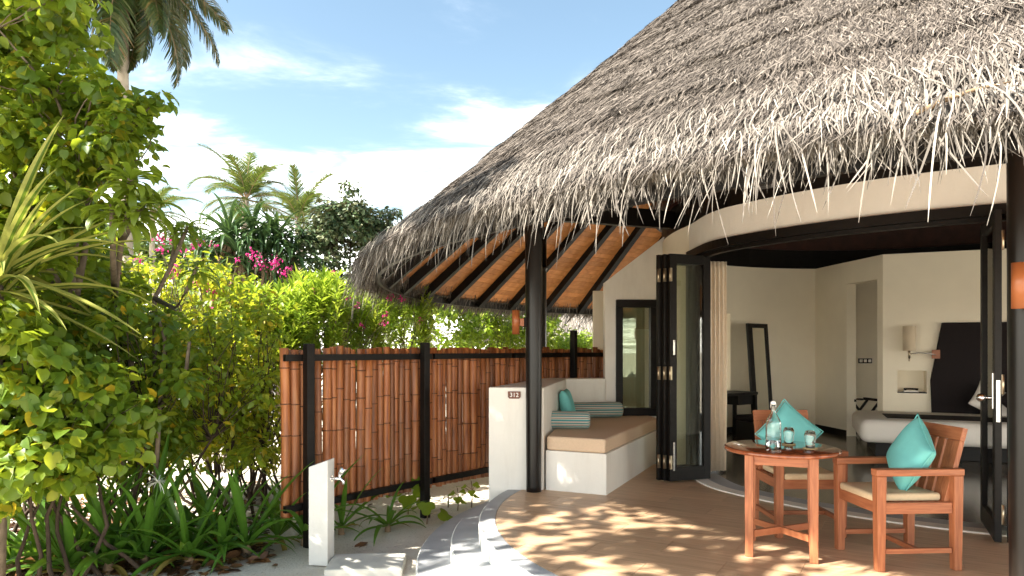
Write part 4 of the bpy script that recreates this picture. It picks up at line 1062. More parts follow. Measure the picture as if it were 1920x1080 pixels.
def shoots(clumps, r):
    Ps, Ns, As = [], [], []
    for c, rad, n in clumps:
        n = max(14, int(n*.75)); L = rad[2]*2.0; ax = np.array([r.normal(0, .18), r.normal(0, .18), 1.0]); ax /= np.linalg.norm(ax)
        t = np.sort(r.random(n)); az = np.arange(n)*2.4+r.uniform(0, 6); el = .15+.85*t+r.normal(0, .12, n)
        out = np.stack([np.cos(az), np.sin(az), np.zeros(n)], 1)
        Ps.append(np.array(c)+ax*((t-.6)*L)[:, None]); d = out*np.cos(el)[:, None]+ax*np.sin(el)[:, None]; As.append(d)
        Ns.append(ax*np.cos(el)[:, None]-out*np.sin(el)[:, None]+r.normal(0, .15, (n, 3)))
    return np.concatenate(Ps), np.concatenate(Ns), np.concatenate(As)
def limb(a, b, r0, r1, rr, n=5, sag=.08):
    a, b = np.array(a, float), np.array(b, float); L = np.linalg.norm(b-a); pts = []
    off = rr.normal(0, sag*L, 3)
    for i in range(n+1):
        t = i/n; pts.append(tuple(a+(b-a)*t+off*math.sin(PI*t)+rr.normal(0, .012*L, 3)*(0 < i < n)))
    return pts, [r0+(r1-r0)*i/n for i in range(n+1)]
def plant(name, label, cat, group, base, clumps, tm, size, mat, bark, seed, stems=1, r0=.05, fork=None, up=.9, outw=.7, leaf_jit=(.65, 1.25), spread=.15, part='crown', parent_e=None, twigs=1.0, shoot=False):
    rr = np.random.default_rng(seed); base = np.array(base, float)
    e = empty(name, base, 0, label, cat, group)
    P, Nn, A = shoots(clumps, rr) if shoot else clump_leaves(clumps, rr, up, outw)
    V, F = scatter(tm, P-base, Nn, A, size*rr.uniform(*leaf_jit, len(P)))
    link(part, mesh_arr(part, V, F, mat, True), e)
    mb = MB(); cs = [np.array(c[0])-base for c in clumps]
    top = np.mean(cs, 0)
    roots = []
    for s in range(stems):
        off = np.array([rr.normal(0, spread), rr.normal(0, spread), 0]); 
        tgt = fork-base if fork is not None else top*np.array([.6, .6, .55])+rr.normal(0, .12, 3)*(stems > 1)
        pts, rd = limb(off, tgt, r0, r0*.6, rr); mb.tube(pts, rd, 7, cap=False); roots.append((pts, rd))
    order = rr.permutation(len(cs)); main = order[:7 if stems == 1 else 0]
    for i in main:
        pts, rd = roots[0]; p2, r2 = limb(pts[-1], cs[i], rd[-1]*.6, .006, rr, 5); mb.tube(p2, r2, 6, cap=False); roots.append((p2, r2))
    allp = [(np.array(p), q) for pts, rd in roots for p, q in zip(pts, rd)]
    for i in order[len(main):]:
        if rr.random() > twigs: continue
        c = cs[i]; best = min(allp, key=lambda t: np.linalg.norm(t[0]-c)+(.6 if t[0][2] > c[2] else 0))
        p2, r2 = limb(best[0], c, min(best[1]*.6, .010), .003, rr, 4); mb.tube(p2, r2, 5, cap=False)
    mb.build('trunk' if stems == 1 else 'stem', bark, e)
    return e
def poly_clumps(poly, n, d0, d1, rad, leaves, seed, flat=.7):
    rr = np.random.default_rng(seed); out = []; xs = [p[0] for p in poly]; ys = [p[1] for p in poly]
    def inside(x, y):
        c = False; j = len(poly)-1
        for i in range(len(poly)):
            if (poly[i][1] > y) != (poly[j][1] > y) and x < (poly[j][0]-poly[i][0])*(y-poly[i][1])/(poly[j][1]-poly[i][1])+poly[i][0]: c = not c
            j = i
        return c
    while len(out) < n:
        x, y = rr.uniform(min(xs), max(xs)), rr.uniform(min(ys), max(ys))
        if inside(x, y):
            c = at(x, y, rr.uniform(d0, d1)); q = rad*rr.uniform(.6, 1.3)
            out.append((c, (q, q, q*flat), int(leaves*rr.uniform(.5, 1.4))))
    return out

# tall broad-leaved tree at the path side
poly = [(-90, -70), (150, -70), (165, 40), (185, 70), (180, 140), (215, 180), (258, 195), (248, 240), (240, 330), (195, 400), (170, 470), (90, 500), (-90, 560)]
cl = poly_clumps(poly, 200, 4.9, 6.1, .21, 42, 51)
for x, y in ((262, 187), (285, 192), (303, 186), (272, 222), (288, 240), (240, 195)): cl.append((at(x, y, 5.3), (.10, .1, .06), 14))
plant('sea_hibiscus_tree', 'tall bright broad leaved tree overhanging the left garden bed', 'tree', None, (-3.9, 5.9, SAND_Z), cl, ROUND, .084, G['hib'], M['bark'], 52, r0=.09, fork=np.array((-3.75, 5.8, 1.6)))
# shrubs of the left bed
specs = [
 ('large leaved green shrub at the outer end of the lily bed', [(-80, 600), (60, 590), (150, 700), (150, 880), (80, 960), (-80, 980)], 58, 4.5, 5.2, .2, 28, ROUND, .118, 'shrub'),
 ('large leaved green shrub behind the white spider lily flower', [(90, 640), (200, 690), (260, 760), (240, 850), (120, 900), (60, 850)], 34, 4.7, 5.5, .17, 26, ROUND, .11, 'shrub'),
 ('round leaved shrub below the striped screw pine', [(-60, 500), (110, 520), (230, 600), (240, 720), (120, 760), (-60, 760)], 44, 5.2, 6.2, .22, 26, ROUND, .12, 'shrub'),
 ('dense green shrub around the dark frangipani stems', [(150, 560), (300, 560), (370, 680), (350, 840), (230, 850), (160, 760)], 42, 5.6, 6.6, .2, 26, OVAL, .13, 'shrub'),
 ('twiggy shrub with yellowing oval leaves beside the fence end', [(330, 620), (440, 590), (500, 700), (490, 860), (400, 880), (330, 800)], 36, 6.2, 7.0, .17, 24, OVAL, .105, 'small'),
 ('thin upright shrub touching the end of the bamboo fence', [(430, 560), (520, 545), (522, 690), (515, 880), (450, 870)], 34, 6.6, 7.4, .16, 22, OVAL, .09, 'small'),
 ('yellow green shrub filling the gap behind the frangipani', [(230, 500), (420, 480), (500, 560), (460, 660), (300, 690), (220, 620)], 44, 7.6, 9.2, .26, 30, OVAL, .12, 'small'),
 ('bushy green shrub under the broad leaved tree', [(-60, 420), (160, 440), (260, 480), (260, 600), (60, 620), (-60, 600)], 42, 6.2, 7.4, .26, 28, ROUND, .13, 'hib'),
]
specs += [
 ('leafy yellow green shrub standing behind the twiggy ones', [(255, 640), (400, 600), (400, 850), (255, 850)], 44, 7.2, 8.2, .24, 30, OVAL, .13, 'small'),
 ('leafy yellow green shrub just behind the fence end', [(390, 600), (520, 570), (522, 850), (390, 860)], 44, 7.4, 8.4, .22, 30, OVAL, .12, 'small'),
 ('green shrub between the lilies and the frangipani stems', [(130, 760), (330, 780), (330, 890), (130, 900)], 24, 5.9, 6.6, .17, 26, OVAL, .12, 'shrub'),
]
for i, (lab, poly, n, d0, d1, rad, lv, tm, sz, g) in enumerate(specs):
    cl = poly_clumps(poly, int(n*1.9), d0, d1, rad, int(lv*1.35), 60+i); c = np.mean([q[0] for q in cl], 0)
    plant('garden_shrub', lab, 'shrub', 'shrubs of the left garden bed', (c[0], c[1]+.1, SAND_Z), cl, tm, sz*.74, G[g], M['darkbark'], 80+i, stems=6, r0=.018, spread=.25, part='foliage', up=.7)
# shrubs and bougainvillea beyond the fence
def lance_clumps(px0, px1, ytop, ybot, d0, d1, n, leaves, rad, seed):
    rr = np.random.default_rng(seed); out = []
    for _ in range(n):
        x = rr.uniform(px0, px1); y = ytop+(ybot-ytop)*rr.random()**1.1
        q = rad*rr.uniform(.6, 1.3); out.append((at(x, y, rr.uniform(d0, d1)), (q, q, q), int(leaves*rr.uniform(.6, 1.4))))
    return out
bs = [(470, 570, 560, 660, 7.6, 8.6, 'yellow green bush rising behind the outer bamboo panel'), (545, 640, 530, 660, 8.2, 9.4, 'bright lance leaved bush behind the fence below the dark tree'),
      (620, 720, 540, 660, 8.8, 10.2, 'bright lance leaved bush with pink sprigs below the eave tip'), (700, 815, 550, 660, 9.8, 11.2, 'light green bush behind the middle fence post'),
      (735, 880, 560, 665, 12.4, 13.8, 'round light green bush under the far eave'), (865, 960, 565, 665, 13.2, 14.8, 'pale green bush behind the copper lamp'), (945, 1040, 575, 665, 14, 15.5, 'pale green bush behind the dark column'),
      (1035, 1140, 632, 668, 15, 16.5, 'low pale bush in front of the neighbouring thatched roof'), (380, 480, 530, 680, 8.6, 10, 'yellowish bush with magenta sprays beside the fence end')]
for i, (x0, x1, y0, y1, d0, d1, lab) in enumerate(bs):
    cl = lance_clumps(x0, x1, y0, y1+12, d0, d1, 95 if i < 4 else 70, 42, .17 if i < 4 else .2, 200+i); c = np.mean([q[0] for q in cl], 0)
    e = plant('flowering_shrub', lab, 'shrub', 'shrubs beyond the bamboo fence', (c[0], c[1], SAND_Z), cl, LANCE if i < 4 else OVAL, .17 if i < 4 else .10, G['lance'], M['bark'], 220+i, stems=5, r0=.02, spread=.3, part='foliage', up=1.0, outw=.6, twigs=.6, shoot=i < 4 or i == 8)
def bract(P, seed, n=40, rad=.10):
    rr = np.random.default_rng(seed); P = np.array(P, float); d = rr.normal(0, 1, (n, 3)); p = d*rad*.55
    return scatter(OVAL, p, d+np.array([0, 0, .5]), rr.normal(0, 1, (n, 3)), rr.uniform(.028, .045, n))
bv = empty('bougainvillea', (*at(430, 655, 9.0)[:2], SAND_Z), 0, 'magenta bougainvillea sprays reaching over the bright shrubs', 'shrub')
bvp = np.array(bv.location)
mbv = MB(); rr = np.random.default_rng(9)
spots = [(295, 440, 7.6, .9), (325, 452, 7.6, .6), (362, 462, 7.8, .6), (345, 470, 7.8, .6), (302, 470, 7.6, .5), (383, 532, 8.0, .8), (330, 500, 7.8, .7), (322, 515, 7.8, .6), (260, 490, 7.6, .5), (215, 508, 7.2, .5), (480, 483, 8.8, 1.0), (508, 497, 8.8, 1.0), (520, 490, 8.8, .8), (541, 505, 8.8, .8), (446, 488, 8.8, .6), (622, 513, 9.0, .7), (395, 570, 8.2, .6), (430, 560, 8.2, .5), (655, 560, 8.6, .5), (668, 572, 8.7, .5), (715, 548, 9.0, .7), (735, 552, 9.0, .8), (752, 560, 9.0, .6), (690, 545, 9.0, .5), (675, 610, 8.5, .5), (718, 605, 8.8, .6), (725, 590, 8.8, .5), (590, 545, 8.4, .4), (787, 602, 9.2, .4), (410, 550, 8, .5), (370, 455, 7.8, .5), (400, 460, 7.9, .4)]
for i, (x, y, d, s) in enumerate(spots):
    p = at(x, y, d)-bvp
    for k in range(2 if s > .6 else 1):
        V, F = bract(p, 300+i*3+k, int(22*s), .05*s+.02); o = link('blossom', mesh_arr('blossom', V, F, G['pink'], True), bv, loc=tuple(p+rr.normal(0, .05, 3)*k))
    q = np.array([p[0]*.35, p[1]*.35, 0]); a = np.array([q[0], q[1], .2]); pts, rd = limb(a, p, .012, .003, rr, 6, .05); mbv.tube(pts, rd, 5, cap=False)
mbv.build('stem', M['bark'], bv)

# frangipani: stems with leaf rosettes
def strap(L, W, droop, n=7, fold=.25, tip=1.0, arch=0.0, base_w=.5, mats=None, shape='strap'):
    V = []; F = []; ang = arch; y = z = 0.0; pts = []
    for i in range(n+1):
        t = i/n; pts.append((y, z)); y += L/n*math.cos(ang); z += L/n*math.sin(ang); ang -= droop/n*(.4+1.2*t)
    for i, (y, z) in enumerate(pts):
        t = i/n
        if shape == 'strap': w = W*min(1, base_w+t*2.2)*(1-max(0, (t-.45)/.55)**2*.97)
        else: w = W*(.12+.88*t**.7)*max(.04, 1-t**5)
        V += [(-w/2, y, z+fold*w/2), (-w*.18, y, z+.02*w), (0, y, z-.06*w), (w*.18, y, z+.02*w), (w/2, y, z+fold*w/2)]
    mi = []
    for i in range(n):
        for k in range(4): a = i*5+k; F.append((a, a+1, a+6, a+5)); mi.append(1 if (mats and len(mats) > 1 and k in (0, 3)) else 0)
    mb = MB(); mb.add(V, F, 0, True); mb.mi = mi
    return mb.mesh('leaf', mats)
pl_leaf = [strap(.27, .085, 1.7, 8, .12, arch=.3, mats=[G['plum']], shape='oval'), strap(.25, .085, 2.3, 8, .15, arch=.2, mats=[G['plum']], shape='oval'), strap(.21, .07, 1.1, 8, .2, arch=.3, mats=[G['plum']], shape='oval')]
def frangipani(base, stems, label, seed):
    rr = random.Random(seed); e = empty('frangipani', base, 0, label, 'tree', 'frangipani trees in the left bed'); B = Vector([float(v) for v in base])
    mb = MB()
    for pts, nl, s in stems:
        P = [Vector([float(v) for v in p])-B for p in pts]; m = len(P)
        mb.tube(P, [.028*s-.010*s*i/(m-1) for i in range(m)], 8, cap=True)
        tip = P[-1]
        for k in range(nl):
            az = k*2.4+rr.uniform(-.3, .3); lv = k/nl
            link('leaf', pl_leaf[rr.randrange(3)], e, loc=tuple(tip+Vector((0, 0, -.10*lv+.02))), rot=(rr.uniform(-.35, .1)-lv*.9+.45, 0, az), scale=s*rr.uniform(.8, 1.2))
    mb.build('stem', M['bark'], e)
    return e
frangipani((*at(255, 900, 6.0)[:2], SAND_Z), [([at(235, 930, 6), at(225, 800, 6), at(250, 700, 6), at(215, 560, 6), at(228, 450, 5.2), at(245, 335, 4.75)], 34, 1.1), ([at(215, 560, 6), at(212, 480, 5.2), at(210, 385, 4.75)], 24, 1.0), ([at(228, 450, 5.2), at(268, 385, 4.8)], 24, 1.0), ([at(228, 450, 5.2), at(240, 400, 4.7)], 22, .95)], 'frangipani with big drooping leaf rosettes under the broad leaved tree', 1)
frangipani((*at(300, 900, 6.1)[:2], SAND_Z), [([at(250, 950, 6.1), at(270, 800, 6.1), at(290, 700, 6.2), at(290, 560, 6.3), at(320, 500, 6.3), at(352, 425, 6.3)], 22, .95), ([at(290, 560, 6.3), at(330, 580, 6.2), at(352, 540, 6.2), at(370, 500, 6.2)], 20, .85), ([at(320, 500, 6.3), at(330, 450, 6.4), at(325, 425, 6.4)], 14, .8)], 'frangipani with forked bare grey stems and small rosettes by the pink sprays', 2)
frangipani((*at(285, 900, 5.8)[:2], SAND_Z), [([at(290, 930, 5.8), at(300, 760, 5.8), at(310, 640, 5.9), at(298, 600, 5.9)], 14, .75), ([at(300, 760, 5.8), at(350, 690, 5.8), at(355, 640, 5.8)], 12, .8)], 'short frangipani among the green shrubs with a few pale leaves', 3)

# variegated screw pine
vl = [strap(1.2, .075, .7, 10, .45, arch=.2, mats=[G['vareg'], G['varey']]), strap(1.1, .07, 1.3, 10, .45, arch=.3, mats=[G['vareg'], G['varey']]), strap(1.3, .07, .35, 10, .45, arch=.1, mats=[G['vareg'], G['varey']])]
def screw_pine(c, n, scale, label, seed, leaves, name='screw_pine', group=None, trunk=True, gz=SAND_Z, cat='plant'):
    rr = random.Random(seed); c = [float(v) for v in c]; e = empty(name, (c[0], c[1], gz), 0, label, cat, group); h = c[2]-gz
    if trunk: MB().tube([(0, 0, 0), (.03, .02, h*.5), (0, 0, h)], [.06, .05, .05], 8).build('trunk', M['bark'], e)
    for k in range(n):
        az = k*2.399+rr.uniform(-.3, .3); el = rr.uniform(-.6, 1.0)
        link('leaf', leaves[rr.randrange(len(leaves))], e, loc=(0, 0, h+rr.uniform(-.15, .1)*scale), rot=(el, 0, az), scale=scale*rr.uniform(.75, 1.15))
    return e
screw_pine(at(-10, 535, 4.8), 74, .98, 'screw pine with yellow edged sword leaves under the broad leaved tree', 4, vl)
screw_pine(at(-70, 900, 5.0), 22, .6, 'low screw pine with yellow edged leaves at the outer lily', 5, vl)
# spider lilies
ll = [strap(.75, .085, .9, 9, .35, arch=.1, mats=[G['lily']], base_w=.55), strap(.65, .09, 1.6, 9, .3, arch=.1, mats=[G['lily']], base_w=.55), strap(.85, .075, .5, 9, .35, arch=.05, mats=[G['lily']], base_w=.55), strap(.55, .08, 2.1, 9, .3, arch=.2, mats=[G['lily']], base_w=.55)]
G['dying'] = leaf_mat('dying_leaf', [(0, (.16, .11, .03)), (.5, (.28, .22, .05)), (1, (.14, .075, .03))], .3, (.4, .3, .06))
ll_dry = [strap(.55, .06, 2.2, 9, .5, arch=.1, mats=[G['dying']], base_w=.55), strap(.45, .05, 1.5, 9, .6, arch=.0, mats=[G['dying']], base_w=.55)]
def lily(px, py, n, s, label, seed, lo=.1, hi=1.35, zoff=0):
    rr = random.Random(seed); b = floor_at(px, py, SAND_Z); e = empty('spider_lily', (b[0], b[1], SAND_Z), 0, label, 'plant', 'spider lilies along the bed edge')
    MB().lathe([(0, -.03), (.045*s, -.03), (.04*s, .05), (.02*s, .12), (0, .13)], 10).build('bulb', M['drystalk'], e)
    for k in range(n):
        az = k*2.399+rr.uniform(-.35, .35); el = lo+(hi-lo)*((k+.5)/n)**.8+rr.uniform(-.1, .1)
        v = rr.choice((0, 2, 2, 0)) if el > .9 else rr.choice((1, 1, 3, 0))
        link('leaf', ll[v], e, loc=(math.cos(az+1.57)*.012, math.sin(az+1.57)*.012, .06+.03*k/n), rot=(el, rr.uniform(-.25, .25), az), scale=(s*rr.uniform(.6, .92), s*rr.uniform(.75, 1.2), s*rr.uniform(.8, 1.2)))
    for k in range(rr.randrange(1, 4)): link('dry_leaf', ll_dry[rr.randrange(2)], e, loc=(0, 0, .05), rot=(rr.uniform(-.1, .35), rr.uniform(-.3, .3), rr.uniform(0, 6.28)), scale=s*rr.uniform(.7, 1.1))
    return e
lily(572, 1022, 16, .95, 'upright spider lily growing between fence and tap post', 1)
lily(462, 1040, 20, 1.0, 'broad spider lily with a dry brown bulb on open sand', 2)
lily(355, 1062, 18, .95, 'spider lily between the flowering one and the dry bulb one', 3)
fl = lily(272, 1064, 20, 1.1, 'spider lily carrying one white spidery flower', 4)
lily(130, 1085, 18, 1.05, 'spider lily below the large leaved shrubs', 5, lo=.2)
lily(20, 1075, 14, .9, 'spider lily at the outer end of the bed', 6)
lily(640, 1002, 13, .72, 'small spider lily just behind the tap', 7, lo=0, hi=1.2)
lily(727, 1000, 14, .72, 'flat spreading spider lily near the lowest step', 8, lo=-.02, hi=.95)
lily(415, 1050, 16, .9, 'spider lily squeezed between two broader ones on the sand', 9)
lily(205, 1075, 18, 1.05, 'spider lily next to the flowering one', 10)
lily(310, 1040, 16, 1.0, 'spider lily behind the flowering one', 11)
lily(240, 1040, 16, 1.0, 'spider lily deep under the shrubs behind the flowering one', 14)
lily(390, 1025, 14, .9, 'spider lily at the back of the bed near the fence end', 15)
lily(160, 1050, 16, 1.0, 'spider lily under the shrub at the back of the bed', 16)
lily(75, 1070, 16, 1.0, 'spider lily between the outer ones under the large leaved shrub', 12)
lily(520, 1020, 12, .75, 'small spider lily under the end of the fence', 13)
# flower on stalk
fp = at(297, 905, 5.35)-np.array(fl.location)
MB().tube([(0, 0, .08), (fp[0]*.6, fp[1]*.6, fp[2]*.6), tuple(fp)], .008, 6).build('flower_stalk', G['lily'], fl)
rr = np.random.default_rng(3); Vs = []; Fs = []; b0 = 0
for k in range(34):
    az = rr.uniform(0, 6.28); el = rr.uniform(-.2, 1.2); P = np.array([[math.cos(az)*math.cos(el), math.sin(az)*math.cos(el), math.sin(el)]])
    V, F = strips(fp[None], P, np.array([[0, 0, 1.0]])+rr.normal(0, .2, (1, 3)), np.array([rr.uniform(.08, .15)]), np.array([.007]), 4, np.zeros((1, 3)), np.array([1.4])); Vs.append(V); Fs.append(F+b0); b0 += len(V)
link('flower', mesh_arr('flower', np.concatenate(Vs), np.concatenate(Fs), G['petal']), fl)

# seedlings on the sand by the fence
def lobed(seed):
    V = [(0, 0, 0)]; n = 15
    for i in range(n+1):
        a = -2.5+5.0*i/n; r = .5+.5*abs(math.cos(a*1.5)); V.append((math.sin(a)*r*.55, math.cos(a)*r*.55+.3, -.1*abs(math.sin(a))))
    return T(V, [(0, i+1, i+2) for i in range(n)])
LOB = lobed(1)
def seedling(px, py, h, n, size, label, seed, mat='shrub', tm=LOB):
    rr = np.random.default_rng(seed); b = floor_at(px, py, SAND_Z); e = empty('seedling', (b[0], b[1], SAND_Z), 0, label, 'plant', 'seedlings by the bamboo fence')
    mb = MB(); me = None
    for k in range(n):
        t = (.35+.65*(k+1)/n)*h; az = k*2.4; rad = size*rr.uniform(.3, .9)
        p = np.array([math.cos(az)*rad, math.sin(az)*rad, t])
        V, F = scatter(tm, np.zeros((1, 3)), np.array([[math.cos(az)*.5, math.sin(az)*.5-.3, .8]]), np.array([[math.cos(az), math.sin(az), -.3]]), np.array([size*rr.uniform(.8, 1.2)]))
        link('leaf', mesh_arr('leaf', V, F, G[mat], True), e, loc=tuple(p)); mb.tube([(0, 0, t*.8), tuple(p)], .003, 5, cap=False)
    mb.tube([(0, 0, -.02), (.01, 0, h*.5), (0, 0, h*.95)], [.008, .006, .004], 6); mb.build('stem', M['drystalk'], e)
seedling(765, 965, .42, 11, .20, 'leafy lobed seedling beside the middle fence post', 1)
seedling(800, 985, .24, 3, .18, 'three leaved seedling at the foot of the middle fence post', 5)
seedling(858, 958, .26, 7, .09, 'seedling with folded leaves next to the white garden wall', 2)
seedling(884, 950, .30, 7, .09, 'slim seedling nearest the white garden wall', 3)
seedling(840, 950, .14, 9, .07, 'tiny grassy seedling between the post and the wall', 4, 'lily', LANCE)
# fallen leaves
rr = random.Random(12)
lf_me = []
for s in range(3):
    V, F = scatter(OVAL, np.zeros((1, 3)), np.array([[.1, .1, 1.0]]), np.array([[1.0, .2*s, .1]]), np.array([.16]))
    lf_me.append(mesh_arr('fallen_leaf', V, F, M['litter'], True))
for i, (x, y, s, lab) in enumerate([(690, 1017, 1.0, 'curled orange brown dead leaf on the sand beside the slab'), (520, 1062, .5, 'dead leaf lying on the open sand'), (745, 935, .6, 'dead leaf lying under the fence rail'), (850, 925, .5, 'dead leaf lying near the white garden wall'), (400, 1072, .7, 'dead leaf lying among the lily leaves'), (330, 1078, .7, 'dead leaf lying below the flowering lily'), (270, 1082, .8, 'dead leaf lying at the bulb of the flowering lily'), (640, 965, .5, 'dead leaf lying behind the tap post under the fence'), (700, 945, .5, 'dead leaf lying between two small lilies under the fence'), (870, 915, .5, 'dead leaf lying behind the slim seedling'), (810, 935, .4, 'dead leaf lying at the foot of the middle fence post')]):
    p = floor_at(x, y, SAND_Z+.02); o = link('fallen_leaf', lf_me[i % 3], loc=(p[0], p[1], SAND_Z+.022), rot=(rr.uniform(-.15, .15), rr.uniform(-.15, .15), rr.uniform(0, 6)), scale=s); set_props(o, lab, 'leaf', 'fallen leaves on the sand')

rl = np.random.default_rng(88); n = 1800
px = rl.uniform(-120, 500, n); py = 1075-rl.random(n)**1.3*150-(px > 430)*20
P = np.array([floor_at(a, b, SAND_Z+.015) for a, b in zip(px, py)])
P2 = np.stack([rl.uniform(-6.5, -2.4, 900), rl.uniform(4.2, 6.8, 900), np.full(900, SAND_Z+.015)], 1); P = np.concatenate([P, P2]); P[:, 2] += rl.uniform(0, .02, len(P))
V, F = scatter(OVAL, P, rl.normal(0, .25, (len(P), 3))+np.array([0, 0, 1]), rl.normal(0, 1, (len(P), 3))*np.array([1, 1, .1]), rl.uniform(.06, .15, len(P)))
set_props(link('leaf_litter', mesh_arr('leaf_litter', V, F, M['litter'], True)), 'brown leaf litter under the shrubs and lilies of the bed', 'leaf litter', kind='stuff')
# ---- palms
def frond_mesh(seed, L, droop, e0, n=46, ll_=.55, w=.045, mat=None, hang=.5):
    rr = np.random.default_rng(seed); pts = []; dirs = []; ang = e0; y = z = 0.0; m = 24
    for i in range(m+1):
        pts.append((0, y, z)); dirs.append((0, math.cos(ang), math.sin(ang))); y += L/m*math.cos(ang); z += L/m*math.sin(ang); ang -= droop/m*(.5+1.0*i/m)
    mb = MB(); mb.tube(pts, [.022*(1-.85*i/m) for i in range(m+1)], 5, mi=1, cap=False)
    pts = np.array(pts); dirs = np.array(dirs)
    P, D, Nn, Ls = [], [], [], []
    for k in range(n):
        t = .12+.88*(k+.5)/n; f = t*m; i = int(min(f, m-1)); p = pts[i]+(pts[min(i+1, m)]-pts[i])*(f-i); d = dirs[i]
        upv = np.array([0, -d[2], d[1]])
        for s in (-1, 1):
            P.append(p); q = np.array([s, 0, 0])*.9+d*(.55+.5*t)+upv*.22+rr.normal(0, .08, 3); D.append(q/np.linalg.norm(q))
            Nn.append(upv+np.array([s*.3, 0, 0])+rr.normal(0, .15, 3)); Ls.append(ll_*math.sin(PI*(.16+.78*t))**.7*rr.uniform(.85, 1.1))
    P, D, Nn, Ls = map(np.array, (P, D, Nn, Ls))
    V, F = strips(P, D, Nn, Ls, np.full(len(P), w), 3, np.zeros_like(P), np.full(len(P), hang)+rr.uniform(0, .3, len(P)))
    mb.add(V, F, 0)
    return mb.mesh('frond', [mat, M['drystalk']])
fr_a = [frond_mesh(1, 2.6, 1.5, .0, 80, .62, .026, G['palm'], 1.0), frond_mesh(2, 2.4, 2.1, .0, 80, .6, .026, G['palm'], 1.2), frond_mesh(3, 2.6, 1.0, .0, 80, .6, .026, G['palm'], .8)]
fr_b = [frond_mesh(5, 2.5, 1.0, .0, 95, .65, .036, G['palmdark'], 1.6), frond_mesh(6, 2.3, 1.5, .0, 95, .6, .036, G['palmdark'], 1.9)]
def palm(c, base, n, scale, label, seed, fr, lo=-.4, hi=1.45, tr=.11):
    rr = random.Random(seed); base = [float(v) for v in base]; c = np.array(c, float)-np.array(base)
    e = empty('coconut_palm', base, 0, label, 'palm', 'coconut palms in the garden'); mb = MB()
    pts = [(c[0]*t**1.5+.05*math.sin(6*t), c[1]*t**1.5, c[2]*t) for t in np.linspace(0, 1, 30)]
    mb.tube(pts, [tr*(1.25-.45*i/29)*(1.06 if i % 2 else .97) for i in range(30)], 10); mb.build('trunk', M['palmbark'], e)
    for k in range(n):
        el = lo+(hi-lo)*((k+.5)/n)**.9; az = k*2.399+rr.uniform(-.25, .25)
        link('frond', fr[rr.randrange(len(fr))], e, loc=(c[0], c[1], c[2]), rot=(el, 0, az), scale=scale*rr.uniform(.85, 1.12))
    return e
c = at(462, 375, 21); palm(c, (c[0]-.3, c[1]+.5, SAND_Z), 22, .78, 'coconut palm standing clear above the screw pine clump', 2, fr_a)
c = at(560, 415, 19); palm(c, (c[0]+.3, c[1], SAND_Z), 18, .66, 'shorter coconut palm half hidden by the dark tree', 3, fr_a, lo=.1)
c = at(288, 400, 24); palm(c, (c[0], c[1], SAND_Z), 16, .7, 'distant coconut palm glimpsed behind the frangipani', 4, fr_a)
c = at(238, -78, 12); palm(c, (*at(232, 500, 12)[:2], SAND_Z), 34, .86, 'tall coconut palm with dark hanging fronds above the broad leaved tree', 7, fr_b, lo=-1.25, hi=1.2, tr=.105)

pn_dry = strap(1.0, .07, .3, 6, .3, arch=.0, mats=[M['drystalk']])
# ---- screw pine thicket, dark tree, far trees
pn = [strap(1.1, .075, 1.5, 7, .4, arch=.2, mats=[G['pandan']]), strap(1.0, .075, 2.2, 7, .4, arch=.3, mats=[G['pandan']])]
tl_ = ['tallest spiky screw pine right under the clear palm', 'spiky screw pine between the two palms', 'spiky screw pine under the shorter palm', 'spiky screw pine next to the pink sprays', 'spiky screw pine in the middle of the thicket', 'spiky screw pine in front of the shorter palm trunk', 'spiky screw pine touching the dark leaved tree', 'low spiky screw pine at the outer foot of the thicket', 'outermost spiky screw pine beside the frangipani', 'low spiky screw pine behind the magenta blossoms', 'low spiky screw pine in front of the dark leaved tree', 'lowest spiky screw pine above the bright bushes']
for i, (x, y) in enumerate(((430, 440), (475, 432), (520, 445), (405, 485), (452, 478), (498, 475), (548, 478), (425, 520), (378, 470), (475, 515), (525, 515), (450, 545))):
    p = at(x, y, 14.3+.25*(i % 4)); e = screw_pine(p, 52, 1.0, tl_[i], 40+i, pn, 'thicket_screw_pine', 'screw pine thicket below the palms')
    rq = random.Random(i)
    for k in range(16): link('dry_leaf', pn_dry, e, loc=(0, 0, p[2]-SAND_Z-.1), rot=(rq.uniform(-1.45, -.9), 0, k*2.4), scale=rq.uniform(.7, 1.0))
def crown_clumps(c, rad, n, leaves, cr, seed):
    rr = np.random.default_rng(seed); out = []
    for _ in range(n):
        d = rr.normal(0, 1, 3); d /= np.linalg.norm(d); d[2] = abs(d[2])*1.0-.35 if rr.random() < .8 else d[2]
        q = cr*rr.uniform(.6, 1.3); out.append((np.array(c)+d*np.array(rad)*rr.uniform(.55, 1.0), (q, q, q*.75), int(leaves*rr.uniform(.6, 1.4))))
    return out
c = at(655, 440, 15.5)
cl = crown_clumps(c, (1.05, 1.05, 1.0), 80, 46, .30, 71)+[(at(655, 352, 15.5), (.25, .25, .2), 40), (at(735, 400, 15.5), (.25, .25, .15), 40), (at(580, 440, 15.2), (.4, .4, .3), 90), (at(600, 490, 15), (.6, .5, .4), 160), (at(660, 520, 15), (.7, .5, .4), 180), (at(560, 520, 15), (.5, .5, .4), 120), (at(700, 480, 15), (.5, .5, .4), 120)]
plant('dark_leaved_tree', 'dark purple leaved tree behind the fence beside the eave tip', 'tree', None, (c[0], c[1], SAND_Z), [(c_, r_, int(n_*2.2)) for c_, r_, n_ in cl], OVAL, .12, G['darktree'], M['darkbark'], 72, r0=.11, fork=np.array((c[0], c[1], 2.4)))
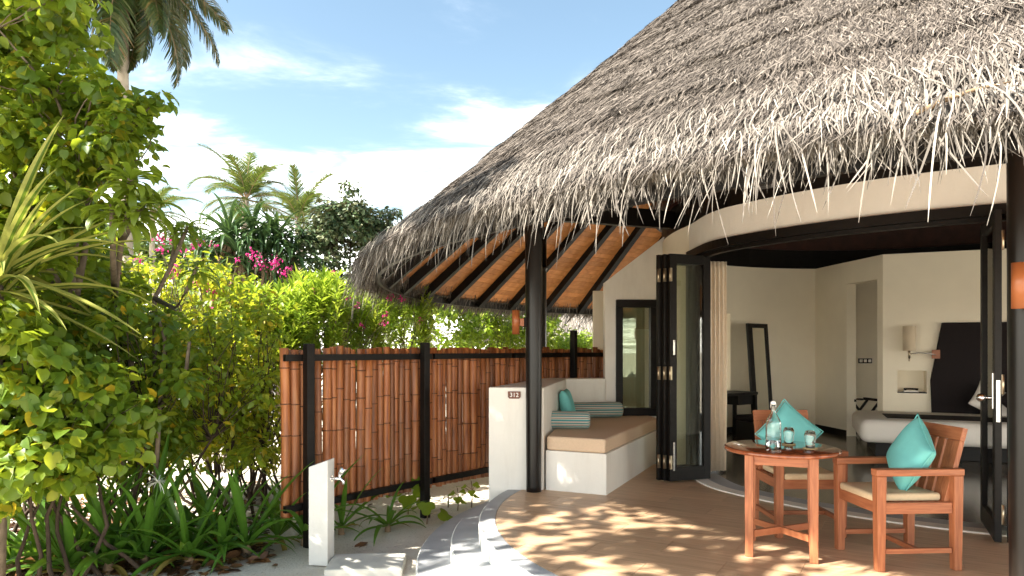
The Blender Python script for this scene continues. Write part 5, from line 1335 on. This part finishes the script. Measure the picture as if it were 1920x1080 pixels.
far = [(330, 500, 26, 2.0, 'far green tree behind the frangipani'), (180, 470, 28, 2.6, 'far green tree behind the broad leaved tree'), (20, 430, 27, 2.8, 'far green tree at the outer end of the garden'), (790, 560, 24, 1.6, 'far green tree hidden low behind the eave'), (930, 585, 25, 1.3, 'far green tree behind the copper lamp bush'), (520, 560, 23, 1.8, 'far green tree under the two palms'), (640, 570, 22, 1.6, 'far green tree below the dark leaved tree'), (410, 560, 18, 1.5, 'mid green tree beneath the tall clear palm')]
for i, (x, y, d, R, lab) in enumerate(far):
    c = at(x, y, d); cl = crown_clumps(c, (R, R, R*.75), 50, 40, R*.32, 400+i)
    plant('far_tree', lab, 'tree', 'trees at the back of the garden', (c[0], c[1], SAND_Z), cl, OVAL, .28, G['far'], M['bark'], 420+i, r0=.12, fork=np.array((c[0], c[1], max(.6, c[2]-R*.5))))
# trees on the path side that throw the dappled shade
for i, (x, y, z, R, n, lab) in enumerate([(-4.4, 3.4, 5.4, (1.9, 1.7, 1.0), 66, 'broad leaved shade tree on the sand path beside the terrace')]):
    cl = crown_clumps((x, y, z), R, n, 20, .42, 500+i)
    plant('shade_tree', lab, 'tree', 'shade trees along the sand path', (x-1.6, y-1.0, SAND_Z), cl, ROUND, .15, G['hib'], M['bark'], 510+i, r0=.11, fork=np.array((x-1.0, y-.6, z-1.2)))

# ---- neighbouring thatched villa
nv = empty('neighbour_villa', (2.6, 22.0, SAND_Z), 0, 'neighbouring villa with pale sunlit thatched cone roof behind the fence', 'house')
nr = MB().lathe([(4.3, 1.95), (4.45, 2.0), (4.45, 2.12), (3, 3.35), (1.5, 4.6), (.02, 5.9)], 60).build('roof', M['thatch_core'], nv)
r = np.random.default_rng(77); n = 16000
th = np.radians(r.uniform(180, 360, n)); rr_ = np.sqrt(r.uniform(1.0, 4.45**2, n)); rad, down, tan, nor = roof_frame(th)
P = rad*rr_[:, None]; P[:, 2] = 2.12+(4.45-rr_)*.85+.04; D = down+tan*r.normal(0, .3, n)[:, None]+nor*r.uniform(-.02, .12, n)[:, None]; D /= np.linalg.norm(D, axis=1)[:, None]
V, F = strips(P, D, nor, r.uniform(.3, .7, n), r.uniform(.015, .04, n), 2, np.zeros((n, 3)), np.full(n, .3)); o = link('thatch', mesh_arr('thatch', V, F, M['fringe']), nr); o['kind'] = 'stuff'
mb = MB(); arc_wall(mb, (0, 0), 3.0, 3.2, 0, 2.6, 0, 360, 48); mb.build('wall', M['white'], nv)
for a in range(8): 
    MB().tube([(3.9*math.cos(a*.785), 3.9*math.sin(a*.785), 0), (3.9*math.cos(a*.785), 3.9*math.sin(a*.785), 2.5)], .08, 12).build('column', M['column'], nv)
